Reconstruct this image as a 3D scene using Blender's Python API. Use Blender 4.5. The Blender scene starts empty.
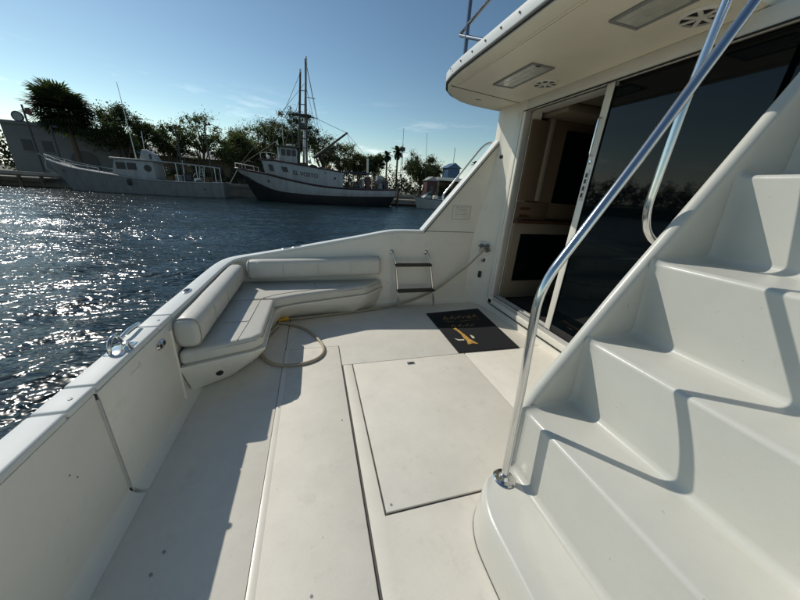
import bpy, bmesh, math, random
from mathutils import Vector, Matrix
S = bpy.context.scene
rad = math.radians
# ------------------------------------------------------------------ camera
YAW, PITCH, ROLL, FPX = rad(16.95), rad(20.73), rad(3.76), 292.2
fw = Vector((math.sin(YAW)*math.cos(PITCH), math.cos(YAW)*math.cos(PITCH), -math.sin(PITCH)))
rt = Vector((math.cos(YAW), -math.sin(YAW), 0)); up = rt.cross(fw)
r2 = math.cos(ROLL)*rt + math.sin(ROLL)*up; u2 = -math.sin(ROLL)*rt + math.cos(ROLL)*up
cam = bpy.data.cameras.new('camera'); co = bpy.data.objects.new('camera', cam)
S.collection.objects.link(co)
m = Matrix((r2, u2, -fw)).transposed().to_4x4(); m.translation = (0, 0, 1.55)
co.matrix_world = m
cam.sensor_fit = 'HORIZONTAL'; cam.sensor_width = 36; cam.lens = FPX*36/800
cam.clip_start = .02; cam.clip_end = 4000
S.camera = co
# ------------------------------------------------------------------ sun and sky
SUN = Vector((-.76, .88, 1.0)).normalized()
EL = math.asin(SUN.z); AZ = math.atan2(SUN.x, SUN.y)
w = bpy.data.worlds.new('World'); S.world = w; w.use_nodes = True
nt = w.node_tree; N = nt.nodes; LK = nt.links
for n in list(N): N.remove(n)
sky = N.new('ShaderNodeTexSky'); sky.sky_type = 'NISHITA'; sky.sun_disc = False
sky.sun_elevation = EL; sky.sun_rotation = AZ
sky.air_density = 1.0; sky.dust_density = 0.15; sky.ozone_density = 0.3; sky.altitude = 0
tc = N.new('ShaderNodeTexCoord'); mp = N.new('ShaderNodeMapping'); mp.inputs['Scale'].default_value = (1.6, 1.6, 9)
nz = N.new('ShaderNodeTexNoise'); nz.inputs['Scale'].default_value = 2.6; nz.inputs['Detail'].default_value = 9; nz.inputs['Roughness'].default_value = .62
cr = N.new('ShaderNodeValToRGB'); cr.color_ramp.elements[0].position = .55; cr.color_ramp.elements[1].position = .78
sx = N.new('ShaderNodeSeparateXYZ'); zb = N.new('ShaderNodeValToRGB')
for p, v in ((0, .6), (.08, .9), (.13, .6), (.24, .0)):
    e = zb.color_ramp.elements[0] if p == 0 else zb.color_ramp.elements.new(p) if p != .24 else zb.color_ramp.elements[-1]
    e.position = p; e.color = (v, v, v, 1)
mu = N.new('ShaderNodeMath'); mu.operation = 'MULTIPLY'
mx = N.new('ShaderNodeMix'); mx.data_type = 'RGBA'
hs = N.new('ShaderNodeHueSaturation'); hs.inputs['Saturation'].default_value = .12; hs.inputs['Value'].default_value = 1.9
bg = N.new('ShaderNodeBackground'); bg.inputs['Strength'].default_value = .14
ow = N.new('ShaderNodeOutputWorld')
LK.new(tc.outputs['Generated'], mp.inputs['Vector']); LK.new(mp.outputs[0], nz.inputs['Vector'])
LK.new(nz.outputs['Fac'], cr.inputs[0]); LK.new(tc.outputs['Generated'], sx.inputs[0]); LK.new(sx.outputs['Z'], zb.inputs[0])
LK.new(cr.outputs[0], mu.inputs[0]); LK.new(zb.outputs[0], mu.inputs[1])
tn = N.new('ShaderNodeMix'); tn.data_type = 'RGBA'; tn.blend_type = 'MULTIPLY'; tn.inputs['Factor'].default_value = 1; tn.inputs['B'].default_value = (1.03*.61, 1.05*.61, .90*.61, 1)
gm = N.new('ShaderNodeGamma'); gm.inputs['Gamma'].default_value = 1.36; LK.new(sky.outputs[0], gm.inputs['Color']); LK.new(gm.outputs[0], tn.inputs['A']); LK.new(tn.outputs['Result'], hs.inputs['Color']); LK.new(tn.outputs['Result'], mx.inputs['A']); LK.new(hs.outputs[0], mx.inputs['B'])
LK.new(mu.outputs[0], mx.inputs['Factor']); hv = N.new('ShaderNodeHueSaturation'); hv.inputs['Saturation'].default_value = .22; hv.inputs['Value'].default_value = .92
vr = N.new('ShaderNodeMapRange'); vr.inputs['From Min'].default_value = 0; vr.inputs['From Max'].default_value = .16; vr.inputs['To Min'].default_value = .85; vr.inputs['To Max'].default_value = 0; vr.interpolation_type = 'SMOOTHSTEP'
cw = N.new('ShaderNodeMix'); cw.data_type = 'RGBA'; cw.blend_type = 'MULTIPLY'; cw.inputs['Factor'].default_value = 1; cw.inputs['B'].default_value = (.93, 1.0, 1.07, 1)
mv = N.new('ShaderNodeMix'); mv.data_type = 'RGBA'
LK.new(sx.outputs['Z'], vr.inputs['Value']); LK.new(mx.outputs['Result'], hv.inputs['Color']); LK.new(hv.outputs[0], cw.inputs['A'])
LK.new(vr.outputs[0], mv.inputs['Factor']); LK.new(mx.outputs['Result'], mv.inputs['A']); LK.new(cw.outputs['Result'], mv.inputs['B'])
LK.new(mv.outputs['Result'], bg.inputs['Color']); LK.new(bg.outputs[0], ow.inputs[0])
sl = bpy.data.lights.new('sun', 'SUN'); sl.energy = 5.0; sl.angle = rad(.5); sl.color = (1, .95, .86)
so = bpy.data.objects.new('sun', sl); S.collection.objects.link(so)
so.rotation_euler = SUN.to_track_quat('Z', 'Y').to_euler(); so.location = (-20, 25, 30)
S.view_settings.view_transform = 'Standard'; S.view_settings.look = 'None'
S.view_settings.exposure = -0.75; S.view_settings.gamma = 1; S.view_settings.use_curve_mapping = False

random.seed(7)
COL = S.collection
# ------------------------------------------------------------------ materials
MATS = {}
def mat(name, col, rough=.5, metal=0., spec=.5, var=0., vscale=4., bump=0., bscale=60., coat=0., dirt=None, dscale=3., damt=.5, specks=0., streak=False):
    if name in MATS: return MATS[name]
    m = bpy.data.materials.new(name); m.use_nodes = True; t = m.node_tree; n = t.nodes; l = t.links
    b = n['Principled BSDF']; b.inputs['Base Color'].default_value = (*col, 1); b.inputs['Roughness'].default_value = rough
    b.inputs['Metallic'].default_value = metal; b.inputs['Specular IOR Level'].default_value = spec; b.inputs['Coat Weight'].default_value = coat
    g = n.new('ShaderNodeNewGeometry')
    src = None
    if var:
        a = n.new('ShaderNodeTexNoise'); a.inputs['Scale'].default_value = vscale; a.inputs['Detail'].default_value = 8; a.inputs['Roughness'].default_value = .65
        l.new(g.outputs['Position'], a.inputs['Vector'])
        r = n.new('ShaderNodeMapRange'); r.inputs['From Min'].default_value = .3; r.inputs['From Max'].default_value = .7
        r.inputs['To Min'].default_value = 1-var; r.inputs['To Max'].default_value = 1+var; l.new(a.outputs['Fac'], r.inputs['Value'])
        x = n.new('ShaderNodeMix'); x.data_type = 'RGBA'; x.blend_type = 'MULTIPLY'; x.inputs['Factor'].default_value = 1
        x.inputs['A'].default_value = (*col, 1); l.new(r.outputs[0], x.inputs['B']); src = x.outputs['Result']
    if dirt:
        a = n.new('ShaderNodeTexNoise'); a.inputs['Scale'].default_value = dscale; a.inputs['Detail'].default_value = 12; a.inputs['Roughness'].default_value = .75
        if streak:
            mp_ = n.new('ShaderNodeMapping'); mp_.inputs['Scale'].default_value = (1.6, 1, .16); l.new(g.outputs['Position'], mp_.inputs['Vector']); l.new(mp_.outputs[0], a.inputs['Vector'])
        else: l.new(g.outputs['Position'], a.inputs['Vector'])
        r = n.new('ShaderNodeMapRange'); r.inputs['From Min'].default_value = .45 if streak else .55; r.inputs['From Max'].default_value = .8; r.inputs['To Max'].default_value = damt
        l.new(a.outputs['Fac'], r.inputs['Value'])
        x = n.new('ShaderNodeMix'); x.data_type = 'RGBA'; x.inputs['B'].default_value = (*dirt, 1)
        if src: l.new(src, x.inputs['A'])
        else: x.inputs['A'].default_value = (*col, 1)
        l.new(r.outputs[0], x.inputs['Factor']); src = x.outputs['Result']
    if specks:
        a = n.new('ShaderNodeTexNoise'); a.inputs['Scale'].default_value = 34; a.inputs['Detail'].default_value = 3
        l.new(g.outputs['Position'], a.inputs['Vector'])
        r = n.new('ShaderNodeMapRange'); r.inputs['From Min'].default_value = .735; r.inputs['From Max'].default_value = .77; r.inputs['To Max'].default_value = specks
        l.new(a.outputs['Fac'], r.inputs['Value'])
        x = n.new('ShaderNodeMix'); x.data_type = 'RGBA'; x.inputs['B'].default_value = (.16, .14, .11, 1); l.new(src, x.inputs['A']); l.new(r.outputs[0], x.inputs['Factor']); src = x.outputs['Result']
    if src: l.new(src, b.inputs['Base Color'])
    if bump:
        a = n.new('ShaderNodeTexNoise'); a.inputs['Scale'].default_value = bscale; a.inputs['Detail'].default_value = 4
        l.new(g.outputs['Position'], a.inputs['Vector'])
        bp = n.new('ShaderNodeBump'); bp.inputs['Strength'].default_value = bump; bp.inputs['Distance'].default_value = .01
        l.new(a.outputs['Fac'], bp.inputs['Height']); l.new(bp.outputs[0], b.inputs['Normal'])
    MATS[name] = m; return m
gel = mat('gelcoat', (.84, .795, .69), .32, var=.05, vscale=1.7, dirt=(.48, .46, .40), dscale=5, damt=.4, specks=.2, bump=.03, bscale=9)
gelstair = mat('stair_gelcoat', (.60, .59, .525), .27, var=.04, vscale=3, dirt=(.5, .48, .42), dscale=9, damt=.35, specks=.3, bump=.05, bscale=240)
gelceil = mat('overhang_gelcoat', (.90, .83, .66), .4, var=.04, vscale=2)
nonskid = mat('nonskid_deck', (.78, .74, .645), .62, var=.06, vscale=3.5, dirt=(.40, .37, .31), dscale=6, damt=.42, specks=.25, bump=.22, bscale=320)
groove = mat('seam_sealant', (.10, .095, .085), .8, var=.2, vscale=20)
capm = mat('cap_gelcoat', (.70, .72, .69), .55, var=.04, vscale=6, dirt=(.55, .55, .5), dscale=14, damt=.3)
vinyl = mat('vinyl', (.64, .615, .54), .42, var=.05, vscale=5, bump=.18, bscale=26, dirt=(.5, .47, .4), dscale=7, damt=.3)
vinyls = mat('vinyl_piping', (.44, .42, .37), .5)
chrome = mat('stainless', (.72, .71, .69), .14, 1.0, var=.05, vscale=30)
alum = mat('aluminium', (.62, .61, .57), .42, .35, var=.05, vscale=12)
white = mat('white_trim', (.80, .765, .67), .38, var=.05, vscale=5)
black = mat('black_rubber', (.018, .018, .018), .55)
glass = mat('tinted_glass', (.002, .004, .005), .03, spec=.26)
lens = mat('light_lens', (.60, .58, .50), .25, var=.12, vscale=14, coat=.4)
grey = mat('grey_plastic', (.28, .28, .27), .4)
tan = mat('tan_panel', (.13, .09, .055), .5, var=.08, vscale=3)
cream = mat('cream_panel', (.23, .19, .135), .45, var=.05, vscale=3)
wood = mat('dark_wood', (.08, .035, .018), .3, var=.3, vscale=9)
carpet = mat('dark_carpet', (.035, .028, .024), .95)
matm = mat('mat_pile', (.012, .013, .015), .95, bump=.8, bscale=400)
gold = mat('gold_print', (.50, .28, .06), .9, var=.6, vscale=24)
pale = mat('pale_print', (.62, .58, .46), .8, var=.3, vscale=40)
hosem = mat('hose_rubber', (.44, .37, .27), .5, var=.12, vscale=14)
yellow = mat('yellow_plastic', (.75, .42, .03), .45)
brass = mat('brass', (.45, .36, .2), .35, .9)
teak = mat('dark_tread', (.03, .022, .018), .5)

# ------------------------------------------------------------------ mesh helpers
class MB:
    def __init__(s): s.v = []; s.f = []
    def add(s, v, f):
        o = len(s.v); s.v += [tuple(p) for p in v]; s.f += [tuple(i+o for i in q) for q in f]; return s
    def box(s, x0, x1, y0, y1, z0, z1):
        v = [(x, y, z) for z in (z0, z1) for y in (y0, y1) for x in (x0, x1)]
        return s.add(v, [(0,2,3,1),(4,5,7,6),(0,1,5,4),(2,6,7,3),(0,4,6,2),(1,3,7,5)])
    def obox(s, c, ax, ay, az):      # oriented box from half-axis vectors
        c, ax, ay, az = Vector(c), Vector(ax), Vector(ay), Vector(az)
        v = [c + i*ax + j*ay + k*az for k in (-1,1) for j in (-1,1) for i in (-1,1)]
        return s.add(v, [(0,2,3,1),(4,5,7,6),(0,1,5,4),(2,6,7,3),(0,4,6,2),(1,3,7,5)])
    def prism(s, poly, a0, a1, axis='z'):
        n = len(poly)
        def P(p, a): return {'z': (p[0], p[1], a), 'y': (p[0], a, p[1]), 'x': (a, p[0], p[1])}[axis]
        v = [P(p, a0) for p in poly] + [P(p, a1) for p in poly]
        return s.add(v, [tuple(range(n))[::-1], tuple(range(n, 2*n))] + [(i, (i+1) % n, n+(i+1) % n, n+i) for i in range(n)])
    def tube(s, path, r, n=10, caps=True):
        P = [Vector(p) for p in path]; T = []
        for i in range(len(P)):
            a = P[max(i-1, 0)]; b = P[min(i+1, len(P)-1)]; T.append((b-a).normalized())
        ref = Vector((0, 0, 1)) if abs(T[0].z) < .9 else Vector((1, 0, 0))
        u = T[0].cross(ref).normalized(); v = []; f = []
        for i, p in enumerate(P):
            u = (u - T[i]*u.dot(T[i])).normalized(); w_ = T[i].cross(u)
            R = r[i] if isinstance(r, (list, tuple)) else r
            for k in range(n):
                a = 2*math.pi*k/n; v.append(p + (u*math.cos(a) + w_*math.sin(a))*R)
        for i in range(len(P)-1):
            for k in range(n): f.append((i*n+k, i*n+(k+1) % n, (i+1)*n+(k+1) % n, (i+1)*n+k))
        if caps: f.append(tuple(range(n))[::-1]); f.append(tuple((len(P)-1)*n+k for k in range(n)))
        return s.add(v, f)
    def loft(s, rings, closed=True, caps=True):
        n = len(rings[0]); v = [p for r in rings for p in r]; f = []
        for i in range(len(rings)-1):
            for k in range(n if closed else n-1): f.append((i*n+k, i*n+(k+1) % n, (i+1)*n+(k+1) % n, (i+1)*n+k))
        if caps and closed: f.append(tuple(range(n))[::-1]); f.append(tuple((len(rings)-1)*n+k for k in range(n)))
        return s.add(v, f)
    def lathe(s, prof, c, axis=(0, 0, 1), n=20):
        a = Vector(axis).normalized(); ref = Vector((1, 0, 0)) if abs(a.x) < .9 else Vector((0, 1, 0))
        u = a.cross(ref).normalized(); q = a.cross(u); c = Vector(c)
        return s.loft([[c + a*h + (u*math.cos(2*math.pi*k/n) + q*math.sin(2*math.pi*k/n))*r for k in range(n)] for r, h in prof])
    def build(s, name, material, parent=None, smooth=None, bevel=None, seg=2, sub=0):
        me = bpy.data.meshes.new(name); bm = bmesh.new()
        vs = [bm.verts.new(p) for p in s.v]
        for f in s.f:
            try: bm.faces.new([vs[i] for i in f])
            except ValueError: pass
        bmesh.ops.recalc_face_normals(bm, faces=bm.faces)
        if bevel:
            es = [e for e in bm.edges if len(e.link_faces) == 2 and e.calc_face_angle(0) > .5]
            bmesh.ops.bevel(bm, geom=es, offset=bevel, segments=seg, profile=.5, affect='EDGES', clamp_overlap=True)
        bm.to_mesh(me); bm.free()
        if smooth is not None or bevel:
            for p in me.polygons: p.use_smooth = True
            me.set_sharp_from_angle(angle=rad(smooth if smooth else 40))
        me.materials.append(material)
        return link(name, me, parent)
def link(name, me, parent=None):
    o = bpy.data.objects.new(name, me); COL.objects.link(o)
    if parent is not None:
        o.parent = parent
        if parent.type == 'EMPTY': o.matrix_parent_inverse = Matrix.Translation(parent.location).inverted()
    return o
def tag(o, label=None, cat=None, group=None, kind=None):
    for k, v in (('label', label), ('category', cat), ('group', group), ('kind', kind)):
        if v: o[k] = v
    return o
def thing(name, loc, label, cat, group=None):
    o = bpy.data.objects.new(name, None); o.location = loc; o.empty_display_size = .2; COL.objects.link(o)
    return tag(o, label, cat, group)
def copy_tree(o, parent=None):
    c = o.copy(); COL.objects.link(c)
    if parent is not None: c.parent = parent
    for ch in list(o.children): copy_tree(ch, c)
    return c
def fillet(path, r, n=6):
    P = [Vector(p) for p in path]; out = [P[0]]
    for i in range(1, len(P)-1):
        a, b, c = P[i-1], P[i], P[i+1]; d = min(r, (a-b).length*.48, (c-b).length*.48)
        p0 = b+(a-b).normalized()*d; p1 = b+(c-b).normalized()*d
        for k in range(n+1):
            t = k/n; out.append(p0*(1-t)**2 + b*2*t*(1-t) + p1*t*t)
    out.append(P[-1]); return out
def spline(path, n=8):
    P = [Vector(p) for p in path]; out = []
    for i in range(len(P)-1):
        p0 = P[max(i-1, 0)]; p1 = P[i]; p2 = P[i+1]; p3 = P[min(i+2, len(P)-1)]
        for k in range(n):
            t = k/n
            out.append(.5*((2*p1)+(p2-p0)*t+(2*p0-5*p1+4*p2-p3)*t*t+(3*p1-p0-3*p2+p3)*t**3))
    out.append(P[-1]); return out
def sweep_rect(path, wv, h, mb=None):      # horizontal strip of width wv, height h, top on the path
    P = [Vector(p) for p in path]; rings = []
    for i, p in enumerate(P):
        t = (P[min(i+1, len(P)-1)]-P[max(i-1, 0)]); t.z = 0; t.normalize(); nrm = Vector((-t.y, t.x, 0))
        rings.append([p+nrm*wv/2, p-nrm*wv/2, p-nrm*wv/2-Vector((0, 0, h)), p+nrm*wv/2-Vector((0, 0, h))])
    return (mb or MB()).loft(rings)
def text_mesh(txt, size, ext=.004, bold=False):
    c = bpy.data.curves.new('lettering', 'FONT'); c.body = txt; c.size = size; c.extrude = ext; c.align_x = 'LEFT'
    if bold: c.offset = size*.02
    o = bpy.data.objects.new('lettering', c); me = bpy.data.meshes.new_from_object(o); bpy.data.objects.remove(o); bpy.data.curves.remove(c)
    return me

# ================================================================== SETTING: water and land
WZ = -.75
def water_material():
    m = bpy.data.materials.new('water'); m.use_nodes = True; t = m.node_tree; n = t.nodes; l = t.links; b = n['Principled BSDF']
    b.inputs['Base Color'].default_value = (.002, .012, .014, 1); b.inputs['Roughness'].default_value = .16; b.inputs['IOR'].default_value = 1.33; b.inputs['Specular IOR Level'].default_value = .40
    g = n.new('ShaderNodeNewGeometry'); prev = None
    def layer(scale, stretch, det, dist, rot, strength=1.0):
        nonlocal prev
        mp = n.new('ShaderNodeMapping'); mp.inputs['Scale'].default_value = (1, stretch, 1); mp.inputs['Rotation'].default_value = (0, 0, rad(rot))
        a = n.new('ShaderNodeTexNoise'); a.inputs['Scale'].default_value = scale; a.inputs['Detail'].default_value = det; a.inputs['Roughness'].default_value = .55; a.inputs['Distortion'].default_value = .4
        l.new(g.outputs['Position'], mp.inputs['Vector']); l.new(mp.outputs[0], a.inputs['Vector'])
        bp = n.new('ShaderNodeBump'); bp.inputs['Distance'].default_value = dist; bp.inputs['Strength'].default_value = strength
        l.new(a.outputs['Fac'], bp.inputs['Height'])
        if prev: l.new(prev.outputs[0], bp.inputs['Normal'])
        prev = bp
    layer(4.0, 1.6, 1, .045, -8); layer(10, 1.3, 1, .012, 20)
    l.new(prev.outputs[0], b.inputs['Normal'])
    return m
import numpy as np
def wave_sheet(x0, x1, y0, y1, d):
    nx = int((x1-x0)/d)+1; ny = int((y1-y0)/d)+1
    X, Y = np.meshgrid(np.linspace(x0, x1, nx), np.linspace(y0, y1, ny)); Zs = np.zeros_like(X); rg = np.random.default_rng(3)
    for k in range(64):
        lam = .42*(9.0/.42)**(rg.random()**1.5); th = rad(105)+rg.normal(0, .75); a = .0115*lam**.82
        kx = 2*math.pi/lam*math.cos(th); ky = 2*math.pi/lam*math.sin(th)
        ph = kx*X+ky*Y+rg.random()*6.28+.8*np.sin(X*.31+k)+.8*np.sin(Y*.27+k*1.7)
        Zs += a*(np.sin(ph)+.25*np.sin(2*ph))*(.55+.45*np.sin(.11*X+.3*k)*np.sin(.13*Y+.7*k))
    tY = np.clip((Y-16)/24, 0, 1); Zs *= 1-.62*tY*tY*(3-2*tY)
    V = np.stack([X, Y, WZ+Zs*.46], -1).reshape(-1, 3)
    idx = np.arange(nx*ny).reshape(ny, nx); F = np.stack([idx[:-1, :-1], idx[:-1, 1:], idx[1:, 1:], idx[1:, :-1]], -1).reshape(-1, 4)
    me = bpy.data.meshes.new('water'); me.vertices.add(len(V)); me.vertices.foreach_set('co', V.ravel())
    me.loops.add(F.size); me.loops.foreach_set('vertex_index', F.ravel().astype(np.int32)); me.polygons.add(len(F))
    me.polygons.foreach_set('loop_start', np.arange(0, F.size, 4, dtype=np.int32)); me.polygons.foreach_set('use_smooth', np.ones(len(F), dtype=bool))
    me.update(calc_edges=True); return me
WM = water_material()
wm_ = wave_sheet(-48, 27, -4, 46.95, .135); wm_.materials.append(WM); water = link('water', wm_)
tag(MB().add([(-900, -300, WZ-.3), (900, -300, WZ-.3), (900, 1500, WZ-.3), (-900, 1500, WZ-.3)], [(0, 1, 2, 3)]).build('water', WM), 'distant open water beyond the rippled basin', 'water', kind='structure')
tag(water, 'dark rippled harbour water with sun glitter', 'water', kind='structure')
conc = mat('quay_concrete', (.22, .21, .19), .85, var=.2, vscale=.8, dirt=(.10, .10, .09), dscale=.5, damt=.7)
soil = mat('ground_dirt', (.16, .15, .11), .95, var=.25, vscale=.2)
land = MB().prism([(-900, 50), (900, 50), (900, 1500), (-900, 1500)], -3, .55).build('ground', soil); tag(land, 'flat ground behind the harbour quay', 'ground', kind='structure')
q = MB().prism([(-300, 47.2), (200, 47.2), (200, 50.3), (-300, 50.3)], -3, .62).prism([(-300, 46.9), (200, 46.9), (200, 47.5), (-300, 47.5)], .45, .8)
tag(q.build('quay', conc), 'grey concrete quay along the far side of the water', 'quay', kind='structure')

# ================================================================== THE YACHT
yacht = thing('motor_yacht', (1.0, 2.0, WZ), 'white motor yacht cockpit with stairs, overhang and open salon door', 'yacht')
# ---- deck
deck = MB().box(-.98, 2.4, -1.6, 3.78, -.06, -.008).build('deck', groove, yacht)
def panel(name, poly, top=0.0, b=.004, mt=nonskid): return MB().prism(poly, -.03, top).build(name, mt, deck, bevel=b)
panel('deck_panel', [(-.975, -1.58), (-.323, -1.58), (-.323, 3.77), (-.975, 3.77)])
panel('deck_panel', [(-.317, 2.706), (.2, 2.706), (.2, 2.347), (2.395, 2.347), (2.395, 3.77), (-.317, 3.77)])
panel('deck_panel', [(.208, -1.58), (1.445, -1.58), (1.445, .955), (.288, .955), (.288, 2.341), (.208, 2.341)])
panel('deck_panel', [(1.452, -1.58), (2.395, -1.58), (2.395, 2.341), (1.452, 2.341)], .001)
panel('hatch_lid', [(-.314, -1.5), (.192, -1.5), (.192, 2.698), (-.314, 2.698)], .004, .007)
panel('hatch_lid', [(.298, .967), (1.444, .967), (1.444, 2.338), (.298, 2.338)], .003, .006)
gutter = MB().prism([(-.320, -1.5), (-.284, -1.5), (-.284, 2.69), (-.320, 2.69)], .0, .0048).build('hatch_edge_strip', gel, deck, bevel=.002)
l = MB().box(.80, .875, 2.235, 2.275, .002, .007).build('hatch_latch', chrome, deck, bevel=.003)
MB().box(.815, .86, 2.245, 2.265, .006, .009).build('latch_pull', black, deck)
for x, y in ((.135, 1.65), (-.69, 1.03), (-.705, .95), (.33, 1.0), (-.07, .72)):
    MB().lathe([(.0, 0), (.006, 0), (.006, .0055), (0, .0058)], (x, y, 0), n=10).build('screw', grey, deck)
# ---- transom wall, door and caps
tr = MB().prism([(-1.10, -1.6), (-.955, -1.6), (-.955, 1.356), (-1.0, 1.356), (-1.0, 1.372), (-.95, 1.372), (-.95, 2.065), (-.955, 2.065), (-.955, 3.5), (-.95, 3.75), (-1.0, 3.8), (-1.07, 3.5)], -1.4, .628).build('transom_wall', gel, yacht, bevel=.008)
# coved foot along the transom
cove = []
for k in range(7):
    a = k/6*math.pi/2; cove.append((-.89+.0-.07*math.sin(a)+0, .07-.07*math.cos(a)))
prof = [(-.96, -.02)] + [(x, z+.001) for x, z in cove] + [(-.96, .075)]
MB().prism(prof, -1.58, 1.352, 'y').build('coved_foot', gel, tr, smooth=60)
MB().prism(prof, 1.376, 2.3, 'y').build('coved_foot', gel, tr, smooth=60)
MB().prism([(-.972, 1.352), (-.945, 1.352), (-.945, 1.357), (-.967, 1.357)], .055, .60).build('door_edge_strip', alum, tr)
MB().prism([(-1.0, 1.3565), (-.956, 1.3565), (-.956, 1.3715), (-1.0, 1.3715)], .0, .62).build('door_gap_shade_strip', black, tr)  # black strip filling the door gap, painted in for the shadow there
MB().tube([(-.952, 2.075, .02), (-.952, 2.08, .58)], .012, 10).build('door_hinge_ridge', gel, tr, smooth=60)
# chrome oval vent on the door, latch slot
v = MB()
rings = []
for r_, h in ((.0, .012), (.75, .012), (1, .004), (1, -.004)):
    rings.append([(-.948+h, 1.93+.055*math.cos(a)*max(r_, .01), .555+.028*math.sin(a)*max(r_, .01)) for a in [2*math.pi*k/20 for k in range(20)]])
v.loft(rings).build('oval_hawse', chrome, tr, smooth=40)
for dy in (-.022, .022):
    MB().lathe([(0, 0), (.014, 0), (.014, .002), (0, .002)], (-.936, 1.93+dy, .555), (1, 0, 0), 12).build('hawse_opening', black, tr)
MB().box(-.951, -.947, 1.60, 1.69, .553, .563).build('latch_slot', white, tr, bevel=.002)
MB().box(-.951, -.946, 1.685, 1.70, .54, .575).build('latch_slot', white, tr, bevel=.002)
for y, z in ((1.12, .43), (1.145, .39), (1.0, .30))[:2]:
    MB().lathe([(0, 0), (.004, 0), (.004, .002), (0, .002)], (-.955, y, z), (1, 0, 0), 8).build('screw', grey, tr)
# cap sections
caps = MB().box(-1.06, -.97, -1.6, 3.4, .6, .632).build('gunwale', gel, yacht)
def capsec(y0, y1, z0=.664, z1=.664): sweep_rect([(-1.012, y0, z0), (-1.012, (y0+y1)/2, (z0+z1)/2), (-1.012, y1, z1)], .118, .036).build('cap_section', capm, caps, bevel=.011, seg=3)
capsec(-1.6, 1.205); capsec(1.211, 1.375); capsec(1.381, 1.968); capsec(1.974, 2.148)
GW = [(-1.012, 2.154, .664), (-1.01, 2.7, .664), (-1.005, 3.2, .668), (-.99, 3.5, .674), (-.945, 3.69, .683), (-.86, 3.785, .692), (-.74, 3.812, .71), (-.3, 3.813, .79), (.1, 3.813, .868), (.55, 3.813, .955), (.80, 3.813, 1.008), (.97, 3.813, 1.037), (1.12, 3.813, 1.046), (1.425, 3.813, 1.048)]
sweep_rect(spline(GW, 4), .124, .036).build('cap_section', capm, caps, bevel=.011, seg=3)
for y in (1.29, 2.06): MB().lathe([(0, 0), (.008, 0), (.008, .004), (0, .005)], (-.99, y, .663), n=10).build('screw', grey, caps)
# hawse pipes and the fairlead
def hawse(c, ax):
    c = Vector(c); ax = Vector(ax).normalized(); q = Vector((0, 0, 1)).cross(ax); b = MB(); rings = []
    for r_, h in ((1, 0), (1, .006), (.8, .011), (.62, .011), (.55, .004)):
        rings.append([c+ax*.06*r_*math.cos(a)+q*.03*r_*math.sin(a)+Vector((0, 0, h)) for a in [2*math.pi*k/20 for k in range(20)]])
    b.loft(rings).build('hawse_plate', chrome, caps, smooth=40)
    for s in (-1, 1): MB().lathe([(0, .0095), (.013, .0095), (.013, .0125), (0, .0125)], c+ax*.024*s, n=10).build('hawse_hole', black, caps)
hawse((-1.02, 2.63, .664), (0, 1, 0))
hawse((-.34, 3.81, .784), (1, 0, .18)); hawse((-.22, 3.81, .806), (1, 0, .18))
fl = MB().tube([(-1.035, 1.70-.055*math.cos(a), .668+.07*math.sin(a)) for a in [math.pi*k/14 for k in range(15)]], .0095, 10).build('fairlead', chrome, caps, smooth=50)
MB().lathe([(0, 0), (.024, 0), (.022, .008), (.012, .02), (.011, .034), (.017, .04), (0, .044)], (-.985, 1.70, .664), n=16).build('fairlead_post', chrome, caps, smooth=40)
MB().box(-1.06, -.97, 1.63, 1.77, .663, .668).build('fairlead_base', chrome, caps, bevel=.003)
MB().tube([(-1.05, 1.78, .69), (-1.05, 1.86, .70), (-1.052, 1.97, .69)], .010, 8).build('fairlead_arm', chrome, caps, smooth=50)
# ---- far side wall with raised wing
fwpoly = [(-.98, -1.4), (2.6, -1.4), (2.6, 2.5), (2.31, 2.13), (1.425, 1.012), (1.12, 1.012), (.97, 1.003), (.80, .975), (.55, .92), (.1, .833), (-.3, .755), (-.74, .675), (-.98, .65)]
far = MB().prism(fwpoly[::-1], 3.755, 3.87, 'y').build('side_wall', gel, yacht, bevel=.004)
MB().box(1.43, 2.16, 3.752, 3.756, 1.042, 1.048).build('wall_joint', groove, far)
sweep_rect_pts = [(1.40, 1.035), (2.31, 2.165), (2.5, 2.40)]
wl = MB()
rings = []
for x, z in ((1.405, 1.045), (1.9, 1.655), (2.31, 2.165), (2.52, 2.425)):
    d = Vector((-.78, 0, .63)); p = Vector((x, 0, z))
    rings.append([p+d*-.02+Vector((0, 3.742, 0)), p+d*.016+Vector((0, 3.745, 0)), p+d*.016+Vector((0, 3.878, 0)), p+d*-.02+Vector((0, 3.878, 0))])
wl.loft(rings).build('wing_cap', capm, far, bevel=.006)
MB().tube([(1.42, 3.739, 1.035), (2.31, 3.739, 2.138), (2.45, 3.739, 2.31)], .005, 6).build('wing_edge_gasket', black, far)
MB().tube(fillet([(1.72, 3.90, 1.42), (1.70, 3.92, 1.50), (2.18, 3.92, 2.12), (2.26, 3.92, 2.19), (2.40, 3.90, 2.22)], .05), .012, 8).build('grab_rail', chrome, far, smooth=50)
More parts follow.
